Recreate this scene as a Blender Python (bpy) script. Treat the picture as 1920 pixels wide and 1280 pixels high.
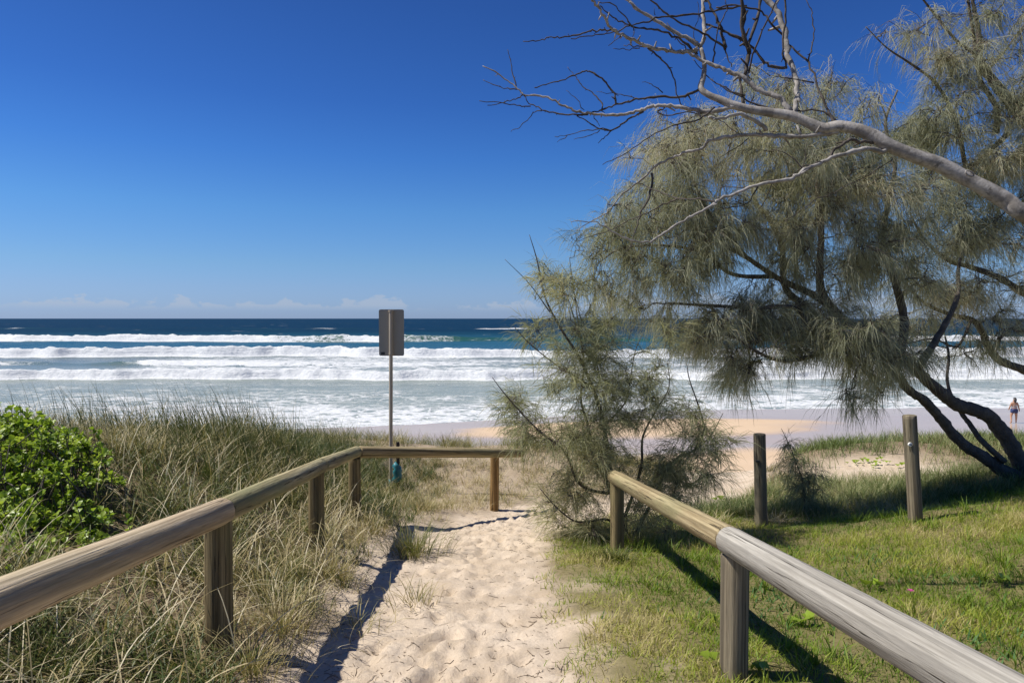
import bpy, math, random
import numpy as np
from mathutils import Vector, Matrix

for o in list(bpy.data.objects):
    bpy.data.objects.remove(o)
scene = bpy.context.scene
COL = scene.collection
R = math.radians
rng = np.random.default_rng(11)
random.seed(5)

# ------------------------------------------------------------------ camera, sky, sun, exposure
EYE = 7.4                      # metres above sea level
FOC = 1280.0                   # focal length in photo pixels (24 mm on 36 mm)
PITCH = math.atan(43 / FOC)
cam_d = bpy.data.cameras.new('camera')
cam_d.sensor_width = 36.0
cam_d.lens = 24.0
cam_d.clip_start = 0.05
cam_d.clip_end = 90000
cam = bpy.data.objects.new('camera', cam_d)
COL.objects.link(cam)
cam.location = (0, 0, EYE)
cam.rotation_euler = (math.pi / 2 - PITCH, 0, 0)
scene.camera = cam

SUN_DIR = Vector((-0.58, 0.02, 0.86)).normalized()      # towards the sun
SUN_EL = math.asin(SUN_DIR.z)
SUN_AZ = math.atan2(SUN_DIR.x, SUN_DIR.y)               # from +Y, clockwise
sun_l = bpy.data.lights.new('sun', 'SUN')
sun_l.energy = 4.5
sun_l.angle = R(0.53)
sun_l.color = (1.0, 0.95, 0.87)
sun = bpy.data.objects.new('sun', sun_l)
COL.objects.link(sun)
sun.location = (-20, 10, 40)
sun.rotation_euler = (-SUN_DIR).to_track_quat('-Z', 'Y').to_euler()

scene.view_settings.view_transform = 'Standard'
scene.view_settings.look = 'None'
scene.view_settings.exposure = 0.5
scene.view_settings.gamma = 1.0
scene.view_settings.use_curve_mapping = False
scene.render.engine = 'CYCLES'
scene.cycles.max_bounces = 6
scene.cycles.transparent_max_bounces = 8


class NT:
    """small helper round a node tree"""
    def __init__(self, tree):
        self.t = tree
        self.n = tree.nodes
        self.l = tree.links

    def node(self, kind, **kw):
        nd = self.n.new(kind)
        for k, v in kw.items():
            setattr(nd, k, v)
        return nd

    def put(self, sock, v):
        if hasattr(v, 'is_output') or isinstance(v, bpy.types.NodeSocket):
            self.l.new(v, sock)
        else:
            sock.default_value = v

    def math(self, op, a, b=None, c=None, clamp=False):
        nd = self.node('ShaderNodeMath', operation=op)
        nd.use_clamp = clamp
        self.put(nd.inputs[0], a)
        if b is not None:
            self.put(nd.inputs[1], b)
        if c is not None:
            self.put(nd.inputs[2], c)
        return nd.outputs[0]

    def rng(self, v, a, b, c=0.0, d=1.0, smooth=True):
        nd = self.node('ShaderNodeMapRange')
        nd.interpolation_type = 'SMOOTHSTEP' if smooth else 'LINEAR'
        self.put(nd.inputs[0], v)
        for i, q in enumerate((a, b, c, d)):
            self.put(nd.inputs[i + 1], q)
        return nd.outputs[0]

    def mix(self, f, a, b, blend='MIX'):
        nd = self.node('ShaderNodeMix', data_type='RGBA', blend_type=blend)
        self.put(nd.inputs[0], f)
        for s, v in ((nd.inputs[6], a), (nd.inputs[7], b)):
            if isinstance(v, tuple) and len(v) == 3:
                v = (*v, 1)
            self.put(s, v)
        return nd.outputs[2]

    def noise(self, vec, scale, detail=4, rough=0.55, dist=0.0):
        nd = self.node('ShaderNodeTexNoise')
        if vec is not None:
            self.l.new(vec, nd.inputs['Vector'])
        nd.inputs['Scale'].default_value = scale
        nd.inputs['Detail'].default_value = detail
        nd.inputs['Roughness'].default_value = rough
        nd.inputs['Distortion'].default_value = dist
        return nd.outputs[0]

    def voro(self, vec, scale, feature='F1', rand=1.0):
        nd = self.node('ShaderNodeTexVoronoi', feature=feature)
        self.l.new(vec, nd.inputs['Vector'])
        nd.inputs['Scale'].default_value = scale
        nd.inputs['Randomness'].default_value = rand
        return nd.outputs[0]

    def mapping(self, vec, scale=(1, 1, 1), loc=(0, 0, 0), rot=(0, 0, 0)):
        nd = self.node('ShaderNodeMapping')
        self.l.new(vec, nd.inputs['Vector'])
        nd.inputs['Scale'].default_value = scale
        nd.inputs['Location'].default_value = loc
        nd.inputs['Rotation'].default_value = rot
        return nd.outputs[0]

    def attr(self, name, out='Fac'):
        nd = self.node('ShaderNodeAttribute', attribute_name=name)
        return nd.outputs[out]

    def bump(self, h, strength=0.5, dist=0.01, normal=None):
        nd = self.node('ShaderNodeBump')
        self.put(nd.inputs['Strength'], strength)
        nd.inputs['Distance'].default_value = dist
        self.l.new(h, nd.inputs['Height'])
        if normal is not None:
            self.l.new(normal, nd.inputs['Normal'])
        return nd.outputs[0]


world = bpy.data.worlds.new('World')
scene.world = world
world.use_nodes = True
w = NT(world.node_tree)
w.n.clear()
sky = w.node('ShaderNodeTexSky', sky_type='NISHITA')
sky.sun_disc = False
sky.sun_elevation = SUN_EL
sky.sun_rotation = SUN_AZ
sky.altitude = 10
sky.air_density = 1.0
sky.dust_density = 0.25
sky.ozone_density = 3.0
hs = w.node('ShaderNodeHueSaturation')
hs.inputs['Saturation'].default_value = 1.0
hs.inputs['Hue'].default_value = 0.5
w.l.new(sky.outputs[0], hs.inputs['Color'])
tc = w.node('ShaderNodeTexCoord')
sp = w.node('ShaderNodeSeparateXYZ')
w.l.new(tc.outputs['Generated'], sp.inputs[0])
# clear, dry sea air: deeper blue overhead, no yellow towards the horizon (same in every direction)
grade = w.node('ShaderNodeValToRGB')
els = grade.color_ramp.elements
stops = [(0.0, (.33, .48, .96)), (.044, (.35, .49, .85)), (.075, (.34, .51, .80)), (.151, (.27, .51, .82)), (.224, (.19, .43, .81)), (.293, (.155, .36, .74)), (.411, (.14, .31, .645)), (1.0, (.135, .29, .61))]
while len(els) < len(stops):
    els.new(0.5)
for e, (p_, c_) in zip(els, stops):
    e.position = p_
    e.color = (*c_, 1)
w.l.new(sp.outputs[2], grade.inputs[0])
graded = w.mix(1.0, hs.outputs[0], grade.outputs[0], 'MULTIPLY')
az = w.math('ARCTAN2', sp.outputs[0], sp.outputs[1])
cb = w.node('ShaderNodeCombineXYZ')
w.put(cb.inputs[0], az)
w.put(cb.inputs[1], w.math('MULTIPLY', sp.outputs[2], 1.9))
cb.inputs[2].default_value = 3.1
cb1 = w.node('ShaderNodeCombineXYZ')
w.put(cb1.inputs[0], az)
cb1.inputs[1].default_value = 7.7
low = w.noise(cb1.outputs[0], 9.0, 2, 0.5)
puff = w.noise(cb.outputs[0], 46.0, 5, 0.55)
top = w.math('MULTIPLY_ADD', w.rng(low, 0.36, 0.66), 0.018, 0.014)
top = w.math('ADD', top, w.math('MULTIPLY', w.math('SUBTRACT', puff, 0.5), 0.046))
cl = w.rng(w.math('SUBTRACT', top, sp.outputs[2]), 0.0, 0.005)
cl = w.math('MULTIPLY', cl, w.rng(sp.outputs[2], 0.009, 0.021))
cl = w.math('MULTIPLY', cl, w.rng(low, 0.34, 0.46))
cl = w.math('MULTIPLY', cl, 0.42)
skyc = w.mix(cl, graded, (3.6, 3.9, 4.5))
bg = w.node('ShaderNodeBackground')
bg.inputs['Strength'].default_value = 0.096
w.l.new(skyc, bg.inputs['Color'])
wo = w.node('ShaderNodeOutputWorld')
w.l.new(bg.outputs[0], wo.inputs['Surface'])

# ------------------------------------------------------------------ helpers
def P(px, py, d):
    """point at forward distance d (world Y) on the ray through a photo pixel: used to measure positions"""
    px = np.asarray(px, float); py = np.asarray(py, float); d = np.asarray(d, float)
    u = (px - 960) / FOC
    v = -(py - 640) / FOC
    yy = math.cos(PITCH) + v * math.sin(PITCH)
    zz = -math.sin(PITCH) + v * math.cos(PITCH)
    return np.stack([u / yy * d, d + 0 * u, EYE + zz / yy * d], -1)


def sstep(a, b, x):
    t = np.clip((np.asarray(x, float) - a) / (b - a), 0, 1)
    return t * t * (3 - 2 * t)


def _hash(ix, iy, seed):
    h = (ix.astype(np.int64) * 374761393 + iy.astype(np.int64) * 668265263 + seed * 982451653) & 0xFFFFFFFF
    h = ((h ^ (h >> 13)) * 1274126177) & 0xFFFFFFFF
    h = (h ^ (h >> 16)) & 0xFFFFFFFF
    return h / 4294967295.0


def vnoise(x, y, seed=0):
    x = np.asarray(x, float); y = np.asarray(y, float)
    ix = np.floor(x); iy = np.floor(y)
    fx = x - ix; fy = y - iy
    fx = fx * fx * fx * (fx * (fx * 6 - 15) + 10); fy = fy * fy * fy * (fy * (fy * 6 - 15) + 10)
    a = _hash(ix, iy, seed); b = _hash(ix + 1, iy, seed)
    c = _hash(ix, iy + 1, seed); d = _hash(ix + 1, iy + 1, seed)
    return (a * (1 - fx) + b * fx) * (1 - fy) + (c * (1 - fx) + d * fx) * fy


def fbm(x, y, seed=0, oct=4, gain=0.5):
    s = 0; amp = 1; tot = 0
    for i in range(oct):
        s = s + amp * vnoise(x * 2 ** i + i * 17.3, y * 2 ** i - i * 9.1, seed + i)
        tot += amp; amp *= gain
    return s / tot


def mesh_np(name, verts, faces, smooth=False, attrs=None, mat=None):
    verts = np.ascontiguousarray(verts, np.float32).reshape(-1, 3)
    faces = np.ascontiguousarray(faces, np.int32)
    n, k = faces.shape
    me = bpy.data.meshes.new(name)
    me.vertices.add(len(verts))
    me.vertices.foreach_set('co', verts.ravel())
    me.loops.add(n * k)
    me.loops.foreach_set('vertex_index', faces.ravel())
    me.polygons.add(n)
    me.polygons.foreach_set('loop_start', np.arange(0, n * k, k, dtype=np.int32))
    me.polygons.foreach_set('loop_total', np.full(n, k, np.int32))
    me.polygons.foreach_set('use_smooth', np.full(n, bool(smooth)))
    for an, av in (attrs or {}).items():
        a = me.attributes.new(an, 'FLOAT', 'POINT')
        a.data.foreach_set('value', np.ascontiguousarray(av, np.float32).ravel())
    if mat:
        me.materials.append(mat)
    me.update(calc_edges=True)
    me.validate()
    return me


def add(name, me, parent=None, loc=None, rot=None):
    o = bpy.data.objects.new(name, me)
    COL.objects.link(o)
    if parent is not None:
        o.parent = parent
    if loc is not None:
        o.location = loc
    if rot is not None:
        o.rotation_euler = rot
    return o


def tag(o, label=None, cat=None, group=None, kind=None):
    for k, v in (('label', label), ('category', cat), ('group', group), ('kind', kind)):
        if v:
            o[k] = v
    return o


def thing(name, label, cat, loc=(0, 0, 0), group=None):
    return tag(add(name, None, None, tuple(float(q) for q in loc)), label, cat, group)


class Geo:
    """collects quads/tris as numpy blocks"""
    def __init__(self):
        self.v = []; self.f = []; self.n = 0; self.a = {}

    def add(self, v, f, **attrs):
        v = np.asarray(v, float).reshape(-1, 3)
        f = np.asarray(f, int)
        if f.shape[1] == 3:
            f = np.concatenate([f, f[:, 2:3]], 1)      # padded, split on build
        self.v.append(v); self.f.append(f + self.n); self.n += len(v)
        for k, val in attrs.items():
            self.a.setdefault(k, []).append(np.broadcast_to(np.asarray(val, float), (len(v),)))

    def build(self, name, mat, smooth=True, origin=None):
        v = np.concatenate(self.v); f = np.concatenate(self.f)
        if origin is not None:
            v = v - np.asarray(origin)[None]
        tri = f[:, 2] == f[:, 3]
        if tri.any():
            q = f[~tri]
            f3 = np.concatenate([f[tri][:, :3], q[:, [0, 1, 2]], q[:, [0, 2, 3]]])
            f = f3
        at = {k: np.concatenate(x) for k, x in self.a.items()}
        return mesh_np(name, v, f, smooth, at, mat)


def catmull(pts, per=4):
    pts = np.asarray(pts, float)
    if len(pts) < 3:
        t = np.linspace(0, 1, per + 1)[:, None]
        return pts[0] * (1 - t) + pts[-1] * t
    p = np.vstack([2 * pts[0] - pts[1], pts, 2 * pts[-1] - pts[-2]])
    out = []
    for i in range(1, len(p) - 2):
        for k in range(per):
            t = k / per
            a, b, c, d = p[i - 1], p[i], p[i + 1], p[i + 2]
            out.append(0.5 * ((2 * b) + (c - a) * t + (2 * a - 5 * b + 4 * c - d) * t * t + (-a + 3 * b - 3 * c + d) * t ** 3))
    out.append(pts[-1])
    return np.array(out)


def tube(g, pts, rad, sides=6, lump=0.0, cap=True, **attrs):
    pts = np.asarray(pts, float); n = len(pts)
    rad = np.broadcast_to(np.asarray(rad, float), (n,))
    tan = np.gradient(pts, axis=0)
    tan /= np.linalg.norm(tan, axis=1)[:, None] + 1e-9
    ref = np.array([0.13, 0.2, 1.0]) if abs(tan[0][2]) < 0.9 else np.array([1.0, 0.1, 0])
    N = np.zeros_like(pts)
    u = np.cross(tan[0], ref); u /= np.linalg.norm(u)
    for i in range(n):
        u = u - tan[i] * np.dot(u, tan[i]); u /= np.linalg.norm(u) + 1e-9
        N[i] = u
    B = np.cross(tan, N)
    th = np.arange(sides) / sides * 2 * np.pi
    rr = rad[:, None] * (1 + lump * (rng.random((n, sides)) - 0.5) * 2)
    v = pts[:, None] + rr[..., None] * (np.cos(th)[None, :, None] * N[:, None] + np.sin(th)[None, :, None] * B[:, None])
    i = np.arange(n - 1)[:, None] * sides; j = np.arange(sides)[None]
    j2 = (j + 1) % sides
    f = np.stack([i + j, i + j2, i + sides + j2, i + sides + j], -1).reshape(-1, 4)
    vv = v.reshape(-1, 3)
    if cap:
        vv = np.vstack([vv, pts[0], pts[-1]])
        c0, c1 = n * sides, n * sides + 1
        jj = np.arange(sides); jn = (jj + 1) % sides
        f = np.vstack([f, np.stack([0 * jj + c0, jn, jj, jj], 1),
                       np.stack([0 * jj + c1, (n - 1) * sides + jj, (n - 1) * sides + jn, (n - 1) * sides + jn], 1)])
    g.add(vv, f, **attrs)


def ribbons(P3, W, side):
    """P3 (N,K,3) centre lines, W (N,K) half widths, side (N,3) -> verts, quads"""
    N, K, _ = P3.shape
    off = side[:, None, :] * W[..., None]
    v = np.stack([P3 - off, P3 + off], 2).reshape(-1, 3)
    base = (np.arange(N) * K * 2)[:, None] + (np.arange(K - 1) * 2)[None]
    f = np.stack([base, base + 1, base + 3, base + 2], -1).reshape(-1, 4)
    return v, f


def blades(base, length, width, lean, azim, droop, segs=4):
    """grass: lean = start angle from vertical, droop = extra bend to the tip (radians)"""
    N = len(base)
    K = segs + 1
    h = np.stack([np.cos(azim), np.sin(azim), 0 * azim], 1)
    t = (np.arange(segs) + 0.5) / segs
    ang = lean[:, None] + droop[:, None] * t[None] ** 1.3
    step = (length / segs)[:, None, None] * (np.sin(ang)[..., None] * h[:, None] + np.cos(ang)[..., None] * np.array([0, 0, 1.0]))
    pts = np.concatenate([base[:, None], base[:, None] + np.cumsum(step, 1)], 1)
    prof = np.interp(np.linspace(0, 1, K), [0, 0.35, 0.75, 1], [0.85, 1, 0.6, 0.06])
    W = width[:, None] * prof[None]
    a2 = azim + np.pi / 2 + rng.normal(0, 0.5, N)
    side = np.stack([np.cos(a2), np.sin(a2), 0 * a2], 1)
    v, f = ribbons(pts, W * 0.5, side)
    return v, f, K


# ------------------------------------------------------------------ materials
def new_mat(name):
    m = bpy.data.materials.new(name)
    m.use_nodes = True
    t = NT(m.node_tree)
    t.n.clear()
    out = t.node('ShaderNodeOutputMaterial')
    b = t.node('ShaderNodeBsdfPrincipled')
    t.l.new(b.outputs[0], out.inputs[0])
    return m, t, b, out


def plain(name, col, rough=0.7, metal=0.0, var=0.25, scale=30, bump=0.15):
    m, t, b, out = new_mat(name)
    c = t.node('ShaderNodeTexCoord').outputs['Object']
    n = t.noise(c, scale, 5)
    col = tuple(col)
    t.put(b.inputs['Base Color'], t.mix(n, tuple(q * (1 - var) for q in col), tuple(min(1, q * (1 + var)) for q in col)))
    t.put(b.inputs['Roughness'], rough)
    t.put(b.inputs['Metallic'], metal)
    t.put(b.inputs['Normal'], t.bump(n, bump, 0.005))
    return m


def leaf_mat(name, stops, transl=0.35, rough=0.55, patch=None, spec=0.35):
    """tint attribute 0..1 drives the colour"""
    m, t, b, out = new_mat(name)
    r = t.node('ShaderNodeValToRGB')
    el = r.color_ramp.elements
    while len(el) < len(stops):
        el.new(0.5)
    for e, (p, c) in zip(el, stops):
        e.position = p
        e.color = (*c, 1)
    t.l.new(t.attr('tint'), r.inputs[0])
    col = r.outputs[0]
    t.put(b.inputs['Base Color'], col)
    t.put(b.inputs['Roughness'], rough)
    t.put(b.inputs['Specular IOR Level'], spec)
    tr = t.node('ShaderNodeBsdfTranslucent')
    t.put(tr.inputs['Color'], t.mix(1.0, col, (1.0, 1.0, 0.72), 'MULTIPLY'))
    mx = t.node('ShaderNodeMixShader')
    mx.inputs[0].default_value = transl
    t.l.new(b.outputs[0], mx.inputs[1])
    t.l.new(tr.outputs[0], mx.inputs[2])
    t.l.new(mx.outputs[0], out.inputs[0])
    return m


def wood_mat(name, light, dark, green=0.0, grey=0.0, crack=1.0, ring=True):
    """round pole: grain along local Z, drying cracks, knots, stains"""
    m, t, b, out = new_mat(name)
    tcn = t.node('ShaderNodeTexCoord')
    oi = t.node('ShaderNodeObjectInfo')
    shift = t.node('ShaderNodeVectorMath', operation='ADD')
    t.l.new(tcn.outputs['Object'], shift.inputs[0])
    cmb = t.node('ShaderNodeCombineXYZ')
    t.put(cmb.inputs[2], t.math('MULTIPLY', oi.outputs['Random'], 37.0))
    t.l.new(cmb.outputs[0], shift.inputs[1])
    c = shift.outputs[0]
    warp = t.noise(t.mapping(c, (5, 5, 1.3)), 1.0, 3)
    grain = t.noise(t.mapping(c, (70, 70, 1.6)), 1.0, 6, 0.65, 0.1)
    broad = t.noise(t.mapping(c, (18, 18, 0.8)), 1.0, 3, 0.5, 0.2)
    fine = t.noise(t.mapping(c, (220, 220, 9)), 1.0, 3)
    v = t.math('ADD', t.math('MULTIPLY', grain, 0.55), t.math('MULTIPLY', broad, 0.6))
    col = t.mix(t.rng(v, 0.42, 0.72), dark, light)
    # growth-band figure: wavy dark lines that run along the pole
    wv = t.node('ShaderNodeTexWave', wave_type='BANDS', bands_direction='X')
    t.l.new(t.mapping(c, (10, 10, 0.35)), wv.inputs['Vector'])
    wv.inputs['Scale'].default_value = 0.8
    wv.inputs['Distortion'].default_value = 3.0
    wv.inputs['Detail'].default_value = 2
    wv.inputs['Detail Scale'].default_value = 0.5
    col = t.mix(t.rng(wv.outputs[0], 0.70, 1.0, 0, 0.6), col, tuple(q * 0.55 for q in dark))
    # weathering patches
    wp = t.noise(t.mapping(c, (3.2, 3.2, 0.9)), 1.0, 4, 0.6)
    if grey:
        col = t.mix(t.rng(wp, 0.35, 0.65, grey * 0.5, grey), col, (0.38, 0.37, 0.34))
    if green:
        col = t.mix(t.rng(wp, 0.42, 0.68, 0, green), col, (0.20, 0.22, 0.10))
    # cracks
    ckn = t.noise(t.mapping(c, (24, 24, 0.42)), 1.0, 4, 0.5)
    ck = t.rng(t.math('ABSOLUTE', t.math('SUBTRACT', ckn, 0.5)), 0.002, 0.010, 1.0, 0.0)
    ckm = t.noise(t.mapping(c, (9, 9, 0.6), (3, 7, 1)), 1.0, 3)
    ck = t.math('MULTIPLY', ck, t.rng(ckm, 0.40, 0.52))
    ck = t.math('MULTIPLY', ck, crack)
    col = t.mix(t.math('MULTIPLY', ck, 0.85), col, (0.025, 0.019, 0.014))
    # knots
    kn = t.voro(t.mapping(c, (7, 7, 2.3)), 1.0)
    kn = t.rng(kn, 0.02, 0.10, 0.5, 0.0)
    col = t.mix(kn, col, tuple(q * 0.5 for q in dark))
    col = t.mix(t.rng(fine, 0.3, 0.75, 0.0, 0.22), col, (0.03, 0.025, 0.02))
    t.put(b.inputs['Base Color'], col)
    t.put(b.inputs['Roughness'], t.rng(grain, 0.2, 0.8, 0.78, 0.95))
    t.put(b.inputs['Specular IOR Level'], 0.12)
    h = t.math('SUBTRACT', t.math('ADD', t.math('MULTIPLY', grain, 0.6), t.math('MULTIPLY', fine, 0.35)), t.math('MULTIPLY', ck, 1.6))
    t.put(b.inputs['Normal'], t.bump(h, 0.8, 0.008))
    return m


M = {}
M['rail_tan'] = wood_mat('weathered_tan_pole', (0.66, 0.54, 0.37), (0.38, 0.285, 0.175), green=0.18)
M['rail_green'] = wood_mat('greenish_pole', (0.52, 0.45, 0.26), (0.27, 0.22, 0.115), green=0.55)
M['rail_grey'] = wood_mat('silver_grey_pole', (0.50, 0.465, 0.395), (0.27, 0.245, 0.20), grey=0.25, crack=1.2)
M['rail_yellow'] = wood_mat('yellowish_pole', (0.47, 0.38, 0.22), (0.25, 0.19, 0.10), green=0.35)
M['post_brown'] = wood_mat('brown_post', (0.31, 0.24, 0.125), (0.13, 0.098, 0.048), green=0.35)
M['post_gold'] = wood_mat('golden_post', (0.40, 0.26, 0.11), (0.22, 0.13, 0.05))
M['post_grey'] = wood_mat('grey_brown_post', (0.32, 0.265, 0.175), (0.135, 0.107, 0.068), grey=0.1, green=0.15)
M['post_end'] = plain('sawn_end_grain', (0.26, 0.20, 0.14), 0.85, var=0.4, scale=60)

# ------------------------------------------------------------------ terrain shape
_gy = np.arange(-60, 420, 0.05)
_gp = np.interp(_gy, [-60, -20, 0, 2, 3.2, 6.2, 7.5, 9.3, 11, 13, 14.5, 18, 22, 26, 34, 40, 50, 55, 62, 100, 200, 420],
                [1.0, 1.25, 1.46, 1.56, 1.69, 2.12, 2.32, 2.62, 2.78, 2.87, 3.12, 4.6, 5.65, 6.15, 6.72, 6.9, 7.17, 7.36, 7.66, 9.5, 12, 13])
_k = np.exp(-np.linspace(-2.5, 2.5, 25) ** 2); _k /= _k.sum()
_gp = np.convolve(np.pad(_gp, 12, mode='edge'), _k, 'valid')

PATH = np.array([[-.32, -3, .8], [-.31, 2.5, .64], [-.31, 3.2, .62], [-.35, 4.3, .60], [-.38, 5.9, .66], [-.25, 7.2, .62], [0.1, 8.4, .62], [1.0, 9.3, .6],
                 [2.4, 10.1, .6], [3.4, 11.6, .55], [4.2, 13.6, .7], [5.0, 16, 1.2], [6.5, 20, 3.0], [8, 26, 6.0]])
_pc = catmull(PATH, 10)


def path_sd(x, y):
    """signed distance to the sandy track's edge (negative inside)"""
    x = np.asarray(x, float); y = np.asarray(y, float)
    best = np.full(x.shape, 9.0)
    near = (np.abs(x) < 24) & (y > -6) & (y < 34)
    xn = x[near]; yn = y[near]
    bn = np.full(xn.shape, 9.0)
    for cx, cy, hw in _pc[::2]:
        bn = np.minimum(bn, np.hypot(xn - cx, yn - cy) - hw)
    best[near] = bn
    return best


_foot = []
for _ in range(950):
    k = rng.integers(10, 105)
    c = _pc[min(k, len(_pc) - 1)]
    _foot.append((c[0] + rng.normal(0, c[2] * 0.5), c[1] + rng.normal(0, .15), rng.uniform(-1.2, 1.2), rng.uniform(.006, .022)))


def shore_edge(x):
    return np.interp(x, [-400, -60, -35, -11, 1.6, 12, 41, 80, 400], [34, 36, 40, 45.5, 50, 54, 56, 57, 60])


def ground(x, y, detail=True):
    x = np.asarray(x, float); y = np.asarray(y, float)
    yy = y + (55 - shore_edge(x)) * sstep(26, 40, y) + 0.0
    yy = yy - 1.6 * sstep(5, 8.5, x) * sstep(11.5, 14, y) * (1 - sstep(18, 26, y))
    yy = yy + 0.8 * (fbm(x / 5, y / 9, 3, 2) - .5) * sstep(14, 18, y)
    g = np.interp(yy, _gy, _gp)
    # hummock left of the track
    amp = np.interp(y, [-5, 1, 3, 4.5, 6, 8, 9.5, 11, 13, 16], [.2, .2, .32, .55, .76, .84, .78, .56, .18, 0])
    lf = sstep(1.35, 3.4, -x)
    g = g - amp * lf * (0.86 + 0.28 * fbm(x / 1.7, y / 1.7, 9, 3))
    # foredune crest beyond the cross rail
    g = g - .42 * np.exp(-((y - 13.6) / 1.6) ** 2) * sstep(2.6, .8, x)
    # rise under the tree on the right
    amp2 = np.interp(y, [-5, 0, 3, 7, 9.3, 10.6, 11.8], [.1, .2, .25, .4, .62, .35, .0])
    g = g - amp2 * sstep(2.2 + 2.0 * sstep(7, 8.5, y), 6.8 + .9 * sstep(7, 8.5, y), x)
    g = g - 0.22 * sstep(7.6, 11, x) * sstep(10.5, 13, y) * (1 - sstep(17, 23, y))
    g = g - 0.30 * np.exp(-((x - 7.4) / 2.0) ** 2 - ((y - 14.0) / 1.3) ** 2)
    # gap of the track through the foredune
    sd = path_sd(x, y) if detail else 5.0
    if detail:
        near = (y < 30) & (y > -4)
        g = g + np.where(near, 0.20 * sstep(.7, -.3, sd) * sstep(9.5, 11.5, y) * (1 - sstep(16, 20, y)), 0)
        g = g + np.where(near, 0.05 * sstep(.35, -.1, sd) * (1 - sstep(8, 10, y)), 0)
        # sand bank under the left fence
        g = g - 0.05 * sstep(0.05, .5, sd) * (x < 0) * sstep(3, 4, y) * (1 - sstep(8.5, 9.5, y))
        n = 0.05 * (fbm(x / .8, y / .8, 21, 3) - .5) + 0.05 * (fbm(x / .13, y / .13, 31, 4, .6) - .5)
        nb = 1 - sstep(15, 26, y)
        g = g + n * nb + (1 - nb) * 0.05 * (fbm(x / 4, y / 2.5, 41, 3) - .5)
    return EYE - g


def footprints(x, y):
    z = np.zeros_like(x)
    for fx, fy, a, dp in _foot:
        m = (np.abs(x - fx) < .28) & (np.abs(y - fy) < .28)
        if not m.any():
            continue
        dx = x[m] - fx; dy = y[m] - fy
        u = dx * math.cos(a) + dy * math.sin(a); v = -dx * math.sin(a) + dy * math.cos(a)
        r = np.sqrt((u / .05) ** 2 + (v / .09) ** 2)
        z[m] += dp * (-np.exp(-r ** 2 * 1.1) + 0.55 * np.exp(-((r - 1.35) / .35) ** 2))
    return z


def shoeprints(x, y):
    """a few fresher prints with firmer edges, walking both ways along the track"""
    z = np.zeros_like(x)
    r_ = np.random.default_rng(77)
    for _ in range(110):
        c_ = _pc[r_.integers(12, 80)]
        fx = c_[0] + r_.normal(0, c_[2] * .42); fy = c_[1] + r_.normal(0, .2); a = r_.normal(0, .25); dp = r_.uniform(.012, .026)
        m = (np.abs(x - fx) < .3) & (np.abs(y - fy) < .3)
        if not m.any():
            continue
        dx = x[m] - fx; dy = y[m] - fy
        u = dx * math.cos(a) + dy * math.sin(a); v = -dx * math.sin(a) + dy * math.cos(a)
        wv_ = .043 + .012 * np.cos(v / .14 * 3.1)
        r = np.sqrt((u / wv_) ** 2 + (v / .135) ** 2)
        z[m] += dp * (-np.exp(-r ** 5) + .5 * np.exp(-((r - 1.3) / .22) ** 2))
    return z


def geom(a, b, s0, k):
    out = [a]; s = s0
    while out[-1] < b:
        out.append(out[-1] + s); s *= k
    return np.array(out)


xs = np.concatenate([-geom(2.2, 520, .06, 1.085)[1:][::-1], np.arange(-2.2, 2.0, .036), geom(2.0, 520, .05, 1.06)])
ys = np.concatenate([np.arange(-40, 2.2, 1.2), np.arange(2.4, 9.8, .042), np.arange(9.8, 18, .085), np.arange(18, 64, .3), geom(64, 400, .5, 1.2)])
X, Y = np.meshgrid(xs, ys)
Z = ground(X, Y)
Z = Z + footprints(X, Y) + shoeprints(X, Y)
sdg = np.full(X.shape, 9.0)
mk = (Y < 30) & (Y > -5) & (np.abs(X) < 30)
sdg[mk] = path_sd(X[mk], Y[mk])
# cover: how far the soil is hidden by litter and roots
cov = sstep(-.12, .5, sdg + .9 * (fbm(X / .45, Y / .45, 51, 4) - .5))
cov = cov * (1 - sstep(14.5, 19, Y + 1.5 * (fbm(X / 2, Y / 2, 55, 3) - .5)) * (1 - .0 * X))
# bare sand face on the right-hand dune and bare bank under the left fence
bare = np.exp(-((X - 6.9) / 1.45) ** 2 - ((Y - 11.9) / 1.15) ** 2) * 2.0
bare2 = np.exp(-((X + 1.15) / .38) ** 2 - ((Y - 6.3) / 1.7) ** 2) * 1.1
cov = np.clip(cov * (1 - .45 * sstep(7.5, 8.6, Y) * sstep(5, 3, X)) - bare - bare2, 0, 1)
lawn = sstep(.2, .5, X) * (1 - sstep(8.8, 9.8, Y))
# wet sand: everything below the last tide line except the dried bar
edge = shore_edge(X)
wl = Y - (edge - 20 + 2.2 * (fbm(X / 7, Y / 7, 61, 3) - .5)) + 2.0 * sstep(8, 30, X)
wet = sstep(-1.0, 2.4, wl)
bar = ((X - 9.0) / 12.5) ** 2 + ((Y - 43.8 - .12 * (X - 9)) / 4.3) ** 2 + 1.1 * (fbm(X / 6, Y / 2.6, 71, 4) - .5)
wet = wet * sstep(.35, 1.25, bar)
Z = Z + 0.10 * sstep(1.3, .2, bar) * (Y > 30) - 0.06 * np.exp(-((wl - 2.6) / 2.0) ** 2) * (Y > 24)
ny, nx = X.shape
idx = np.arange(ny * nx).reshape(ny, nx)
F = np.stack([idx[:-1, :-1], idx[:-1, 1:], idx[1:, 1:], idx[1:, :-1]], -1).reshape(-1, 4)


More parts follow.
